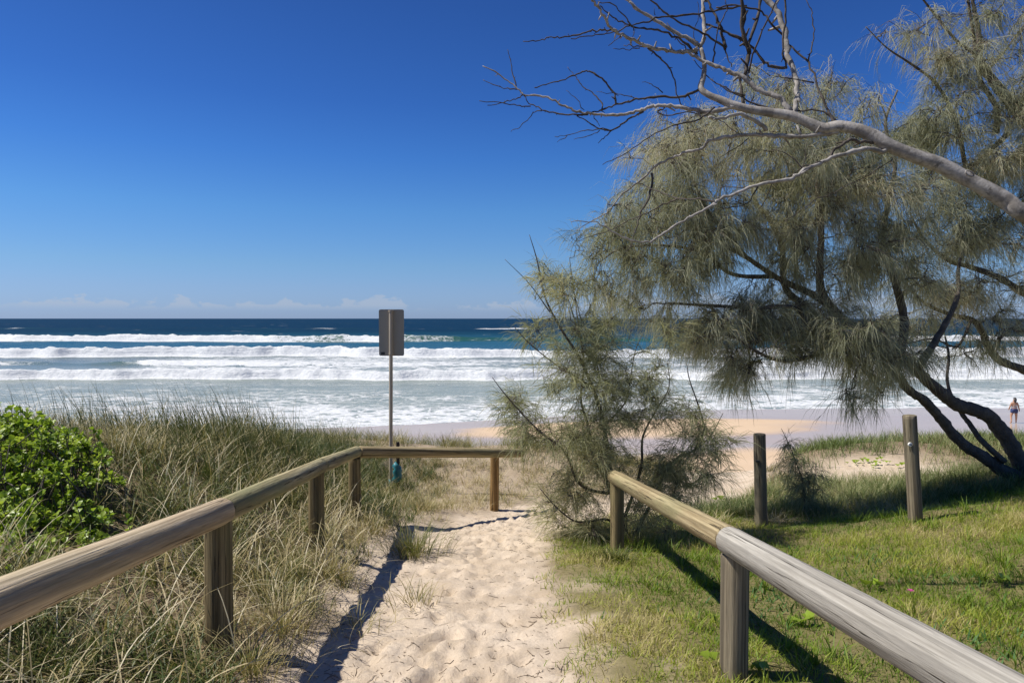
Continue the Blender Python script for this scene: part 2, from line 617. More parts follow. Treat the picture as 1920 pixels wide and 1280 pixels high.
def zgrid(x, y):
    """height of the built ground sheet (bilinear)"""
    i = np.clip(np.searchsorted(xs, x) - 1, 0, nx - 2); j = np.clip(np.searchsorted(ys, y) - 1, 0, ny - 2)
    fx = (x - xs[i]) / (xs[i + 1] - xs[i]); fy = (y - ys[j]) / (ys[j + 1] - ys[j])
    return (Z[j, i] * (1 - fx) + Z[j, i + 1] * fx) * (1 - fy) + (Z[j + 1, i] * (1 - fx) + Z[j + 1, i + 1] * fx) * fy


m, t, b, out = new_mat('dune_and_beach_sand')
c = t.node('ShaderNodeTexCoord').outputs['Object']
n1 = t.noise(c, 3.0, 5, 0.6); n2 = t.noise(c, 40, 4, 0.6); n3 = t.noise(c, 400, 2, 0.5)
cv = t.attr('cover'); wt = t.attr('wet'); lw = t.attr('lawn')
sand = t.mix(t.rng(n1, .3, .7), (0.48, 0.385, 0.28), (0.59, 0.49, 0.375))
sand = t.mix(t.rng(n2, .45, .75, 0, .4), sand, (0.36, 0.28, 0.20))
sand = t.mix(t.rng(n3, .62, .72, 0, .45), sand, (0.25, 0.18, 0.11))
speck = t.voro(c, 55.0)
sand = t.mix(t.rng(speck, .05, .10, .55, 0), sand, (0.10, 0.07, 0.045))
geo = t.node('ShaderNodeNewGeometry')
sepp = t.node('ShaderNodeSeparateXYZ')
t.l.new(geo.outputs['Position'], sepp.inputs[0])
far = t.rng(sepp.outputs[1], 20, 30)
bsand = t.mix(t.noise(c, .35, 4), (0.50, 0.365, 0.235), (0.58, 0.44, 0.30))
sand = t.mix(far, sand, bsand)
wetc = t.mix(t.noise(t.mapping(c, (.25, 1, 1)), .5, 3), (0.41, 0.315, 0.235), (0.48, 0.38, 0.295))
sand = t.mix(wt, sand, wetc)
soil = t.mix(n1, (0.085, 0.060, 0.035), (0.21, 0.15, 0.085))
soil = t.mix(t.rng(n2, .4, .7), soil, (0.30, 0.235, 0.145))
soil = t.mix(t.math('MULTIPLY', lw, .75), soil, t.mix(n2, (0.10, 0.105, 0.028), (0.24, 0.20, 0.085)))
col = t.mix(cv, sand, soil)
t.put(b.inputs['Base Color'], col)
t.put(b.inputs['Roughness'], t.math('SUBTRACT', 0.92, t.math('MULTIPLY', wt, 0.74)))
t.put(b.inputs['Specular IOR Level'], t.math('MULTIPLY_ADD', wt, 0.04, 0.15))
hh = t.math('ADD', t.math('MULTIPLY', n2, .7), t.math('MULTIPLY', n3, .25))
t.put(b.inputs['Normal'], t.bump(hh, t.math('MULTIPLY_ADD', wt, -.75, .8), 0.016))
M['sand'] = m
me = mesh_np('dune_ground', np.stack([X, Y, Z], -1), F, True, {'cover': cov, 'wet': wet, 'lawn': lawn}, M['sand'])
tag(add('dune_ground', me), 'pale sandy dune ground sloping to the beach', kind='structure')

# ------------------------------------------------------------------ sea
rows = []
yv = np.arange(860, 598.0, -1.5)
rows.append(EYE * FOC / (yv - 597))
rows.append(geom(EYE * FOC / 1.4, 60000, 800, 1.35))
for d0, lo, hi, st in ((84, -6, 7, .24), (137, -8, 9, .36), (236, -10, 13, .7)):
    rows.append(np.arange(d0 + lo, d0 + hi, st))
rows = np.unique(np.round(np.concatenate(rows), 2))
rows = rows[rows > 33]
keep = np.concatenate([[True], np.diff(rows) > .12])
rows = rows[keep]
us = np.concatenate([np.linspace(-2.2, -.85, 40)[:-1], np.linspace(-.85, .85, 430), np.linspace(.85, 2.2, 40)[1:]])
U, D = np.meshgrid(us, rows)
SX = U * D; SY = D.copy()
PX = 960 + U * FOC
sz = 0.0 * D
swell = np.sin(2 * np.pi * (D + 6 * (fbm(SX / 60, D / 200, 81, 2) - .5) * 4) / 47.0)
sz += sstep(70, 260, D) * (1 - sstep(900, 2500, D)) * .35 * swell
sz += sstep(90, 300, D) * (1 - sstep(1500, 4000, D)) * 1.1 * (fbm(SX / 26, D / 11, 84, 3) - .5)
sz += .22 * (fbm(SX / 5, D / 2.2, 85, 3) - .5) * sstep(48, 70, D) * (1 - sstep(300, 700, D))
foam = 0.0 * D
bright = 0.0 * D
teal = 0.0 * D


def breaker(d0, hgt, wf, L, pts, foot, back, seed, wob, slope=0.0):
    """one line of surf: pts = (pixel x, height factor, foam factor) along the crest"""
    global sz, foam, teal
    pts = np.array(pts, float)
    hf = np.interp(PX, pts[:, 0], pts[:, 1]); ff = np.interp(PX, pts[:, 0], pts[:, 2])
    dc = d0 + wob * (fbm(SX / (d0 * .16), 0 * D + seed, seed, 4, .55) - .5) * 2 + slope * U * d0
    s = D - dc
    lum = .5 * fbm(SX / 4.5, D / 2.2, seed + 5, 4, .6) + .5 * fbm(SX / 1.6, D / 1.2, seed + 6, 3, .6)
    big = fbm(SX / (d0 * .05), 0 * D + 3.3, seed + 9, 3, .6)
    ff = ff * (.78 + .44 * fbm(SX / (d0 * .11), D / 6, seed + 21, 3, .6))
    H = hgt * hf * (.78 + .30 * big + .26 * (fbm(SX / 1.3, D / 3, seed + 23, 3, .6) - .3))
    prof = np.where(s < 0, sstep(-wf, 0, s), np.exp(-np.maximum(s, 0) / L))
    fm = np.where(s < 0, sstep(-wf - foot, -wf * .8 - foot * .6, s), 1 - sstep(back * .5, back, s)) * ff
    sz = sz + H * prof * (1 + .5 * (lum - .5) * np.clip(fm, 0, 1))
    sz = sz + .42 * hgt * np.clip(fm, 0, 1) * (lum - .45) * np.exp(-np.abs(s) / L)
    foam = np.maximum(foam, fm)
    teal = np.maximum(teal, hf * np.exp(-((s + wf * .3) / (wf * 1.0)) ** 2))


breaker(233, 2.1, 4.0, 7, [(-900, 1, 1.12), (480, 1, 1.1), (520, 1, .75), (640, 1, .45), (660, .9, 1.1), (720, .9, 1.0), (760, 1, .45), (840, .8, .4), (880, .5, .1),
                          (1240, .45, .12), (1320, .6, .6), (1500, .5, .2), (1700, .7, .9), (2600, .8, 1)], 2.0, 6, 101, 8, slope=.02)
breaker(135, 1.7, 2.2, 6, [(-900, .9, 1.12), (300, 1.0, 1.12), (420, 1.15, 1.12), (560, 1, 1.12), (940, .85, 1.08), (1000, .7, .7), (1060, .7, .8), (1200, .9, 1.08), (2600, .9, 1.08)], 1.5, 8, 111, 6.5)
breaker(109, .8, 1.6, 5, [(-900, .2, .0), (0, .5, .5), (60, .4, .3), (150, .3, .05), (250, .8, .3), (275, 1.0, 1.08), (420, .6, 1.0), (700, .3, .5), (1000, .1, .2), (2600, .3, .5)], 1, 10, 121, 2.0)
breaker(84, 1.15, 1.5, 4.5, [(-900, 1, 1.15), (960, .95, 1.12), (1200, .8, 1.15), (1500, .7, 1.1), (2600, .8, 1.08)], .8, 8, 131, 3.6)
breaker(470, 1.2, 6, 9, [(-900, .4, 0), (0, .4, .1), (30, .5, .6), (60, .4, 0), (560, .4, .1), (620, .5, .7), (640, .4, 0), (880, .4, 0), (905, .9, 1.1), (980, .9, 1.1), (1010, .4, 0), (2600, .4, .1)], 2, 14, 141, 6)
# foam left lying between the lines
fld = .55 * fbm(SX / 22, D / 9, 151, 3, .5) + .45 * fbm(SX / 6, D / 3.5, 156, 3, .5)
lay = np.interp(D, [33, 44, 52, 58, 66, 76, 82.5, 84, 92, 100, 112, 120, 134, 136, 150, 160, 228, 232, 245, 260], [.50, .50, .46, .44, .38, .28, .30, .62, .60, .46, .46, .42, .34, .45, .30, .10, .10, .25, .10, 0])
lay = lay + .75 * (fld - .5)
lay = lay - .35 * ((PX < 330) & (D > 92) & (D < 134)) * sstep(330, 150, PX)
lay = lay * np.interp(D, [60, 90, 140, 236, 300], [1, 1, 1, .8, 0])
foam = np.maximum(foam, lay)
# swash along the waterline
TZ = ground(SX, SY, detail=False)
wd = sz - TZ
shore = np.exp(-np.maximum(wd - .02, 0) / .10)
foam = np.where(D < 75, np.maximum(foam, .45 * shore + .50 * np.exp(-((wd - .16) / .10) ** 2) + .25 * (fbm(SX / 2.5, D / 1.4, 161, 4) - .5)), foam)
sz = sz + np.where(D < 70, .16 * np.exp(-((wd - .30) / .16) ** 2) * (.4 + fbm(SX / 6, D / 9, 171, 3)), 0)
shallow = 1 - sstep(60, 175, D + 25 * (fbm(SX / 40, D / 25, 181, 3) - .5))
greenz = np.exp(-((D - 200) / 120.0) ** 2)
NR, NC = D.shape
ii = np.arange(NR * NC).reshape(NR, NC)
SF = np.stack([ii[:-1, :-1], ii[:-1, 1:], ii[1:, 1:], ii[1:, :-1]], -1).reshape(-1, 4)

m, t, b, out = new_mat('surf_water')
c = t.node('ShaderNodeTexCoord').outputs['Object']
fo = t.attr('foam'); sh = t.attr('shallow'); te = t.attr('teal'); gz = t.attr('greenz')
deep = t.mix(t.noise(t.mapping(c, (.006, .02, 1)), 1, 3), (0.003, 0.018, 0.042), (0.004, 0.028, 0.056))
mid = t.mix(t.math('MULTIPLY', gz, .9), deep, (0.008, 0.065, 0.080))
wc = t.mix(sh, mid, (0.225, 0.262, 0.225))
wc = t.mix(t.math('MULTIPLY', te, .75, clamp=True), wc, (0.035, 0.105, 0.065))
# marbled foam
warpn = t.node('ShaderNodeTexNoise')
t.l.new(t.mapping(c, (.35, .6, .6)), warpn.inputs['Vector'])
warpn.inputs['Scale'].default_value = 1.0
warpn.inputs['Detail'].default_value = 4
wv = t.node('ShaderNodeVectorMath', operation='MULTIPLY_ADD')
t.l.new(warpn.outputs['Color'], wv.inputs[0])
wv.inputs[1].default_value = (3.2, 3.2, 3.2)
t.l.new(c, wv.inputs[2])
cells = t.voro(t.mapping(wv.outputs[0], (.62, 1.0, 1)), 0.50, 'DISTANCE_TO_EDGE')
cells2 = t.voro(t.mapping(wv.outputs[0], (.7, 1.1, 1)), 1.5, 'DISTANCE_TO_EDGE')
net = t.math('SUBTRACT', 1.0, t.math('MINIMUM', t.math('MULTIPLY', cells, 2.9), t.math('MULTIPLY', cells2, 3.6)), clamp=True)
fn = t.noise(t.mapping(c, (.7, 1.3, 1.3)), 1.0, 6, .60)
pat = t.math('ADD', t.math('MULTIPLY', net, .62), t.math('MULTIPLY', fn, .55))
thr = t.math('SUBTRACT', 1.16, t.math('MULTIPLY', fo, 0.98))
fm = t.rng(t.math('SUBTRACT', pat, thr), -.13, .20)
# whitecaps far out
wcap = t.noise(t.mapping(c, (.05, .10, .1)), 1.0, 6, .65)
sepw = t.node('ShaderNodeSeparateXYZ')
t.l.new(c, sepw.inputs[0])
fm = t.math('MAXIMUM', fm, t.math('MULTIPLY', t.rng(wcap, .655, .70, 0, .75), t.rng(sepw.outputs[1], 170, 320)))
ftex = t.noise(c, 2.2, 6, .65)
fcol = t.mix(t.rng(ftex, .3, .65), (0.50, 0.525, 0.535), (0.66, 0.67, 0.665))
col = t.mix(fm, wc, fcol)
t.put(b.inputs['Base Color'], col)
t.put(b.inputs['Roughness'], t.math('MAXIMUM', t.math('MULTIPLY_ADD', fm, .6, .22), t.rng(sepw.outputs[1], 120, 400, .22, .5)))
b.inputs['IOR'].default_value = 1.33
t.put(b.inputs['Specular IOR Level'], t.math('SUBTRACT', t.rng(sepw.outputs[1], 90, 400, .26, .05), t.math('MULTIPLY', fm, .15)))
rip = t.math('ADD', t.noise(t.mapping(c, (.5, 1.4, 1)), 1.3, 5, .65), t.math('MULTIPLY', t.noise(t.mapping(c, (.06, .2, 1)), 1.0, 5, .65), 3.0))
hgt = t.math('ADD', rip, t.math('MULTIPLY', t.math('MULTIPLY', ftex, fm), 1.6))
t.put(b.inputs['Normal'], t.bump(hgt, .55, .22))
M['sea'] = m
me = mesh_np('sea', np.stack([SX, SY, sz], -1), SF, True, {'foam': foam, 'shallow': shallow, 'teal': teal, 'greenz': greenz}, M['sea'])
tag(add('sea', me), 'blue ocean with rows of white breaking surf', kind='structure')


def gz(x, y):
    return float(ground(np.array([x]), np.array([y]))[0])


# ------------------------------------------------------------------ log fences and posts
def pole(name, a, b_, r0, r1, mat, parent, bend=0.0, notch=False, chamfer=.012, seed=0):
    """round pole from a to b as its own object with local Z along the pole"""
    a = np.asarray(a, float); b_ = np.asarray(b_, float)
    L = np.linalg.norm(b_ - a)
    z = (b_ - a) / L
    q = Vector(z).to_track_quat('Z', 'Y')
    sides = 28
    st = np.concatenate([[0, chamfer * .4, chamfer], np.linspace(.04, L - .04, max(8, int(L / .06))), [L - chamfer, L - chamfer * .4, L]])
    rr = np.interp(st, [0, L], [r0, r1])
    rr = rr * np.interp(st, [0, chamfer * .4, chamfer, L - chamfer, L - chamfer * .4, L], [.88, .955, 1, 1, .955, .88])
    th = np.arange(sides) / sides * 2 * np.pi
    TH, ST = np.meshgrid(th, st)
    n = fbm(np.cos(TH) * 1.3 + seed * 5.1, ST * 1.6 + np.sin(TH) * 1.3, 200 + seed, 3) - .5
    n2 = fbm(TH * 3.0 + seed, ST * .5, 230 + seed, 2) - .5
    n3 = fbm(np.cos(TH) * 4 + seed * 3.3, ST * 7 + np.sin(TH) * 4, 260 + seed, 2) - .5
    RR = rr[:, None] * (1 + .13 * n + .035 * n2 * np.sin(TH * .5) ** 2 + .03 * n3)
    bx = bend * np.sin(ST / L * np.pi)
    v = np.stack([RR * np.cos(TH) + bx, RR * np.sin(TH), ST], -1).reshape(-1, 3)
    k = len(st)
    i = np.arange(k - 1)[:, None] * sides; j = np.arange(sides)[None]; j2 = (j + 1) % sides
    f = np.stack([i + j, i + j2, i + sides + j2, i + sides + j], -1).reshape(-1, 4)
    g = Geo()
    vv = np.vstack([v, [0, 0, 0], [0, 0, L]])
    jj = np.arange(sides); jn = (jj + 1) % sides
    f = np.vstack([f, np.stack([0 * jj + k * sides, jn, jj, jj], 1), np.stack([0 * jj + k * sides + 1, (k - 1) * sides + jj, (k - 1) * sides + jn, (k - 1) * sides + jn], 1)])
    g.add(vv, f)
    me = g.build(name, M[mat], True)
    o = add(name, me, parent)
    org = Vector(parent.location) if parent else Vector((0, 0, 0))
    o.location = Vector(a) - org
    o.rotation_mode = 'QUATERNION'
    o.rotation_quaternion = q
    return o


def bolt(parent_obj, name, p_world, thing_obj, r=.012, mat='bolt'):
    g = Geo()
    tube(g, [[0, 0, 0], [0, 0, .004], [0, 0, .008]], [r, r, r * .7], 8)
    o = add(name, g.build(name, M[mat], True), thing_obj)
    o.location = Vector(p_world) - Vector(thing_obj.location)
    return o


M['bolt'] = plain('rusty_galvanised_bolt', (0.20, 0.17, 0.14), 0.55, 0.6)

# left fence: depths of the posts
L1 = P(407, 975, 3.40); L2 = P(592, 889, 5.60); L3 = P(664, 864, 7.40); L4 = P(927, 857, 9.30)
lf = thing('log_fence', 'left log fence of round timber rails turning a corner beside the sandy track', 'fence', (L1[0], L1[1], gz(L1[0], L1[1])), 'log fences along the track')
for k, (pt, mat, rad) in enumerate(((L1, 'post_brown', .065), (L2, 'post_brown', .064), (L3, 'post_brown', .066), (L4, 'post_gold', .060))):
    base = gz(pt[0], pt[1]) - .25
    pole('post', (pt[0], pt[1], base), (pt[0] + .005, pt[1], pt[2] + .03), rad * 1.03, rad, mat, lf, seed=k + 1)
RL0 = P(-170, 1205, 1.52)
RL1 = P(418, 957, 3.42); RL2 = P(601, 873, 5.62); RL3 = P(668, 847, 7.42); RL4 = P(978, 849, 9.42)
dirn = (RL1 - RL0) / np.linalg.norm(RL1 - RL0)
pole('rail', RL0 - dirn * 1.2, RL1 - dirn * .004, .068, .066, 'rail_tan', lf, bend=.012, seed=11)
d2 = (RL2 - RL1) / np.linalg.norm(RL2 - RL1)
pole('rail', RL1 + d2 * .004, RL2 - d2 * .004, .065, .064, 'rail_green', lf, seed=12)
d3 = (RL3 - RL2) / np.linalg.norm(RL3 - RL2)
pole('rail', RL2 + d3 * .004, RL3 + d3 * .03, .064, .062, 'rail_green', lf, seed=13)
d4 = (RL4 - RL3) / np.linalg.norm(RL4 - RL3)
pole('rail', RL3 + d4 * .035, RL4, .064, .060, 'rail_yellow', lf, bend=.0, seed=14)

# right fence
R1 = P(1378, 1045, 3.20); R2 = P(1158, 903, 6.20)
rf = thing('log_fence', 'right log fence with a thick silver grey rail beside the lawn', 'fence', (R1[0], R1[1], gz(R1[0], R1[1])), 'log fences along the track')
pole('post', (R1[0], R1[1], gz(R1[0], R1[1]) - .25), (R1[0], R1[1], R1[2] + .02), .068, .066, 'post_grey', rf, seed=21)
pole('post', (R2[0], R2[1], gz(R2[0], R2[1]) - .25), (R2[0] - .004, R2[1], R2[2] + .03), .064, .062, 'post_brown', rf, seed=22)
S1 = P(1367, 1012, 3.22); S2 = P(1150, 893, 6.32); S0 = P(1960, 1359, 1.33)
e1 = (S1 - S0) / np.linalg.norm(S1 - S0)
o = pole('rail', S0 - e1 * 1.2, S1 - e1 * .004, .069, .068, 'rail_grey', rf, bend=-.004, seed=23)
o['label'] = 'thick cracked silver grey rail'
e2 = (S2 - S1) / np.linalg.norm(S2 - S1)
pole('rail', S1 + e2 * .006, S2, .066, .063, 'rail_yellow', rf, seed=24)

# two tall single posts
M['marker_white'] = plain('white_marker_disc', (0.75, 0.74, 0.70), 0.4, var=.1)
M['marker_dark'] = plain('dark_marker_hole', (0.03, 0.03, 0.03), 0.6)


def tall_post(px, pyt, pyb, d, r, label, lean, seed):
    tp = P(px, pyt, d); bt = P(px, pyb, d)
    zg = gz(bt[0] + lean, d)
    root = thing('bollard_post', label, 'post', (bt[0] + lean, d, zg), 'tall single posts behind the lawn')
    pole('shaft', (bt[0] + lean, d, zg - .3), tp, r * 1.02, r * .98, 'post_grey', root, seed=seed, chamfer=.006)
    return root, tp


pA, tA = tall_post(1424, 813, 1004, 7.6, .068, 'plain grey timber post nearest the right fence, standing upright in grass', .03, 31)
pB, tB = tall_post(1705, 778, 972, 7.0, .066, 'leaning timber post with a small white disc near its top', .09, 32)
# small white disc with a dark hole, and a dark fixing notch on the other post
mp = P(1707, 833, 6.932)
g = Geo()
tube(g, [[0, .012, 0], [0, 0, 0], [0, -.005, 0]], [.021, .021, .019], 16)
disc = add('marker_disc', g.build('marker_disc', M['marker_white'], False), pB, Vector(mp) - Vector(pB.location))
g = Geo(); tube(g, [[.004, -.003, -.002], [.004, -.008, -.002]], [.008, .007], 10)
add('disc_hole', g.build('disc_hole', M['marker_dark'], True), disc)
np_ = P(1421, 868, 7.525)
g = Geo()
g.add([[-.024, 0, .03], [.024, 0, .03], [.018, 0, .012], [0, 0, .005], [-.018, 0, .012], [-.024, .03, .03], [.024, .03, .03], [.018, .03, .012], [0, .03, .005], [-.018, .03, .012]],
      [[0, 4, 3, 3], [0, 3, 2, 2], [0, 2, 1, 1], [0, 1, 6, 5], [1, 2, 7, 6], [2, 3, 8, 7], [3, 4, 9, 8], [4, 0, 5, 9]])
add('fixing_plate', g.build('fixing_plate', M['marker_dark'], False), pA, Vector(np_) - Vector(pA.location))

# ------------------------------------------------------------------ sign seen from behind
def metal(name, colr, rough):
    m, t, b, out = new_mat(name)
    c = t.node('ShaderNodeTexCoord').outputs['Object']
    n = t.noise(t.mapping(c, (6, 6, 2)), 2.0, 5, .6)
    t.put(b.inputs['Base Color'], t.mix(t.rng(n, .3, .7), tuple(q * .9 for q in colr), colr))
    t.put(b.inputs['Metallic'], .1)
    t.put(b.inputs['Roughness'], t.rng(n, .3, .7, rough, rough + .15))
    return m


M['alu'] = metal('dull_aluminium_sheet', (0.40, 0.365, 0.285), .6)
M['galv'] = metal('galvanised_tube', (0.43, 0.37, 0.28), .5)
M['sticker'] = plain('black_sticker', (0.03, 0.028, 0.025), .5)
M['signface'] = plain('white_sign_face', (0.7, 0.7, 0.68), .4, var=.05)
M['teal'] = plain('teal_plastic_wrap', (0.02, 0.16, 0.19), .5)
M['stake'] = wood_mat('dark_stake', (0.12, 0.10, 0.075), (0.05, 0.04, 0.03))
sd_ = 10.6
sb = P(732.5, 900, sd_); stp = P(733, 582, sd_)
sgz = gz(sb[0], sd_)
sign = thing('beach_sign', 'rectangular metal sign on a tall thin pole seen from behind', 'sign', (sb[0], sd_, sgz))
pole('pole', (sb[0], sd_, sgz - .2), (stp[0], sd_, stp[2]), .029, .029, 'galv', sign, seed=41, chamfer=.004)
pc = P(734, 623.5, sd_ + .045)
w2, h2, cr = .196, .362, .03
ring = []
for (cx, cz, a0) in ((w2 - cr, h2 - cr, 0), (-w2 + cr, h2 - cr, 90), (-w2 + cr, -h2 + cr, 180), (w2 - cr, -h2 + cr, 270)):
    for k in range(6):
        a = R(a0 + k * 18)
        ring.append((cx + cr * math.cos(a), cz + cr * math.sin(a)))
ring = np.array(ring); nr = len(ring)
g = Geo()
v = np.vstack([np.c_[ring[:, 0], 0 * ring[:, 0], ring[:, 1]], np.c_[ring[:, 0], 0 * ring[:, 0] + .003, ring[:, 1]], [[0, 0, 0], [0, .003, 0]]])
jj = np.arange(nr); jn = (jj + 1) % nr
g.add(v, np.vstack([np.stack([jj, jn, nr + jn, nr + jj], 1), np.stack([0 * jj + 2 * nr, jn, jj, jj], 1), np.stack([0 * jj + 2 * nr + 1, nr + jj, nr + jn, nr + jn], 1)]))
pl = add('plate', g.build('plate', M['alu'], False), sign, Vector(pc) - Vector(sign.location))
g = Geo()
g.add(np.vstack([np.c_[ring[:, 0] * .99, 0 * ring[:, 0] + .0045, ring[:, 1] * .99], [[0, .0045, 0]]]), np.stack([0 * jj + nr, jj, jn, jn], 1))
add('printed_face', g.build('printed_face', M['signface'], False), pl)


def box(g, c, s, **a):
    c = np.asarray(c, float); s = np.asarray(s, float) / 2
    v = np.array([[x, y, z] for z in (-1, 1) for y in (-1, 1) for x in (-1, 1)], float) * s + c
    g.add(v, [[0, 2, 3, 1], [4, 5, 7, 6], [0, 1, 5, 4], [2, 6, 7, 3], [0, 4, 6, 2], [1, 3, 7, 5]], **a)


for zz in (.335, -.33):
    g = Geo()
    tube(g, [[0, -.045, zz - .014], [0, -.045, zz + .014]], [.036, .036], 16)
    box(g, (0, -.006, zz), (.10, .008, .026))
    add('clamp', g.build('clamp', M['galv'], False), sign, Vector(pc) - Vector(sign.location))
g = Geo()
box(g, (-.135, -.003, -.322), (.06, .004, .038))
add('sticker', g.build('sticker', M['sticker'], False), pl)
# blue tape at the pole's foot
g = Geo()
tb = P(732.6, 905, sd_)
tube(g, [[0, 0, -.12], [0, 0, -.05], [0, 0, .06]], [.033, .035, .031], 12, lump=.04)
add('tape_wrap', g.build('tape_wrap', M['teal'], True), sign, Vector(tb) - Vector(sign.location))
# short dark stake with teal wrapping
kd = 10.45
kb = P(746.5, 905, kd); kt = P(747, 828, kd)
kz = gz(kb[0], kd)
stake = thing('short_stake', 'short dark stake wrapped in teal plastic beside the sign pole', 'stake', (kb[0], kd, kz))
g = Geo()
hgt_ = kt[2] - kz
box(g, (0, 0, hgt_ / 2 - .1), (.045, .04, hgt_ + .2))
add('stake', g.build('stake', M['stake'], False), stake)
g = Geo()
tz = P(744, 884, kd)[2] - kz
n_ = 9
zz = np.linspace(-.16, .13, n_)
tube(g, np.c_[rng.normal(-.02, .012, n_), rng.normal(-.01, .008, n_), zz + tz], .045 + .02 * np.sin(np.linspace(0, 3.1, n_)), 12, lump=.16)
add('plastic_wrap', g.build('plastic_wrap', M['teal'], True), stake)

# ------------------------------------------------------------------ person on the wet sand
M['skin'] = plain('skin', (0.44, 0.25, 0.16), .55, var=.08)
M['hair'] = plain('dark_hair', (0.022, 0.016, 0.013), .5)
M['shorts'] = plain('blue_shorts', (0.030, 0.045, 0.13), .8)
M['topcloth'] = plain('pale_top', (0.33, 0.36, 0.42), .8)


def skin_mesh(name, pts, edges, radii, mat, parent, root=0, lev=2):
    me = bpy.data.meshes.new(name)
    me.from_pydata([tuple(p) for p in pts], edges, [])
    o = add(name, me, parent)
    md = o.modifiers.new('skin', 'SKIN')
    md.use_smooth_shade = True
    for i, r in enumerate(radii):
        sv = me.skin_vertices[0].data[i]
        sv.radius = r if isinstance(r, tuple) else (r, r)
        sv.use_root = (i == root)
    s = o.modifiers.new('sub', 'SUBSURF')
    s.levels = lev; s.render_levels = lev
    me.materials.append(mat)
    return o


pd = 46.0
pp = P(1901, 797.5, pd)
pz = gz(pp[0], pd)
# eye height vs ground: keep the feet on the sand where the photo shows them
person = thing('person', 'person in dark blue shorts walking on wet sand at the far right', 'person', (pp[0], pd, pz))
pts = [(0, 0, .86), (0, 0, 1.02), (0, .01, 1.18), (0, .01, 1.33), (.01, .02, 1.42), (.02, .04, 1.50), (.03, .05, 1.60),          # 0-6 pelvis..head
       (-.10, .0, .80), (-.17, .06, .47), (-.25, -.10, .10), (-.26, -.11, .04), (-.24, .07, .03),                                  # 7-11 left leg
       (.11, 0, .80), (.13, -.02, .46), (.17, .04, .10), (.17, .04, .04), (.25, .16, .03),                                         # 12-16 right leg
       (-.19, .0, 1.34), (-.27, .03, 1.10), (-.24, .16, .92), (-.23, .2, .84),                                                     # 17-20 left arm
       (.20, .0, 1.34), (.26, -.03, 1.09), (.31, -.05, .86), (.32, -.03, .77)]                                                     # 21-24 right arm
edges = [(0, 1), (1, 2), (2, 3), (3, 4), (4, 5), (5, 6), (0, 7), (7, 8), (8, 9), (9, 10), (10, 11), (0, 12), (12, 13), (13, 14), (14, 15), (15, 16),
         (3, 17), (17, 18), (18, 19), (19, 20), (3, 21), (21, 22), (22, 23), (23, 24)]
rad = [(.19, .15), (.165, .13), (.17, .13), (.16, .11), (.06, .06), (.085, .09), (.075, .085),
       .115, .075, .042, .04, .03, .115, .075, .042, .04, .03, .062, .048, .036, .026, .062, .048, .036, .026]
skin_mesh('body', pts, edges, rad, M['skin'], person)
# shorts: waist and two legs a little wider than the body
pts = [(0, 0, .90), (0, 0, 1.03), (-.11, 0, .80), (-.145, .025, .63), (.115, 0, .80), (.125, -.01, .60)]
skin_mesh('shorts', pts, [(0, 1), (0, 2), (2, 3), (0, 4), (4, 5)], [(.225, .19), (.19, .155), .142, .115, .142, .115], M['shorts'], person)
g = Geo()
tube(g, [[0, 0, 1.035], [0, 0, 1.06], [0, 0, 1.085]], [.185, .188, .18], 20, cap=False)
wb = add('waistband', g.build('waistband', M['topcloth'], True), person)
wb.scale = (1, .82, 1)
hp = [(.03, .03, 1.62), (.03, .0, 1.65), (.01, -.07, 1.56), (-.03, -.11, 1.45), (-.06, -.12, 1.38)]
skin_mesh('hair', hp, [(0, 1), (1, 2), (2, 3), (3, 4)], [.115, .11, .10, .075, .045], M['hair'], person)
g = Geo()
tube(g, [[-.15, -.08, 1.17], [-.05, -.125, 1.18], [.05, -.125, 1.18], [.15, -.08, 1.17]], [.012] * 4, 6)
add('top_strap', g.build('top_strap', M['topcloth'], True), person)

# ------------------------------------------------------------------ foliage materials
M['needle'] = leaf_mat('grey_green_needles', [(0, (0.22, 0.23, 0.14)), (.45, (0.425, 0.43, 0.285)), (.8, (0.53, 0.51, 0.365)), (1, (0.48, 0.38, 0.24))], .48, .6)
M['needle_sap'] = leaf_mat('olive_needles', [(0, (0.20, 0.215, 0.11)), (.5, (0.42, 0.42, 0.235)), (.85, (0.51, 0.47, 0.265)), (1, (0.42, 0.31, 0.17))], .46, .6)
M['dune_grass'] = leaf_mat('dune_grass_blades', [(0, (0.055, 0.085, 0.014)), (.3, (0.13, 0.145, 0.030)), (.55, (0.26, 0.225, 0.082)), (.8, (0.44, 0.355, 0.175)), (1, (0.62, 0.55, 0.37))], .30, .5)
M['lawn'] = leaf_mat('lawn_blades', [(0, (0.075, 0.135, 0.010)), (.4, (0.18, 0.275, 0.020)), (.7, (0.35, 0.38, 0.05)), (1, (0.56, 0.47, 0.23))], .42, .55)
M['sedge'] = leaf_mat('sedge_blades', [(0, (0.07, 0.115, 0.028)), (.4, (0.15, 0.20, 0.058)), (.7, (0.28, 0.29, 0.125)), (1, (0.46, 0.40, 0.24))], .32, .55)
M['shrub_leaf'] = leaf_mat('glossy_shrub_leaf', [(0, (0.13, 0.21, 0.018)), (.5, (0.27, 0.385, 0.035)), (1, (0.44, 0.53, 0.08))], .45, .40, spec=.5)
M['succulent'] = leaf_mat('fleshy_leaf', [(0, (0.040, 0.10, 0.025)), (1, (0.10, 0.19, 0.05))], .15, .6, spec=.2)


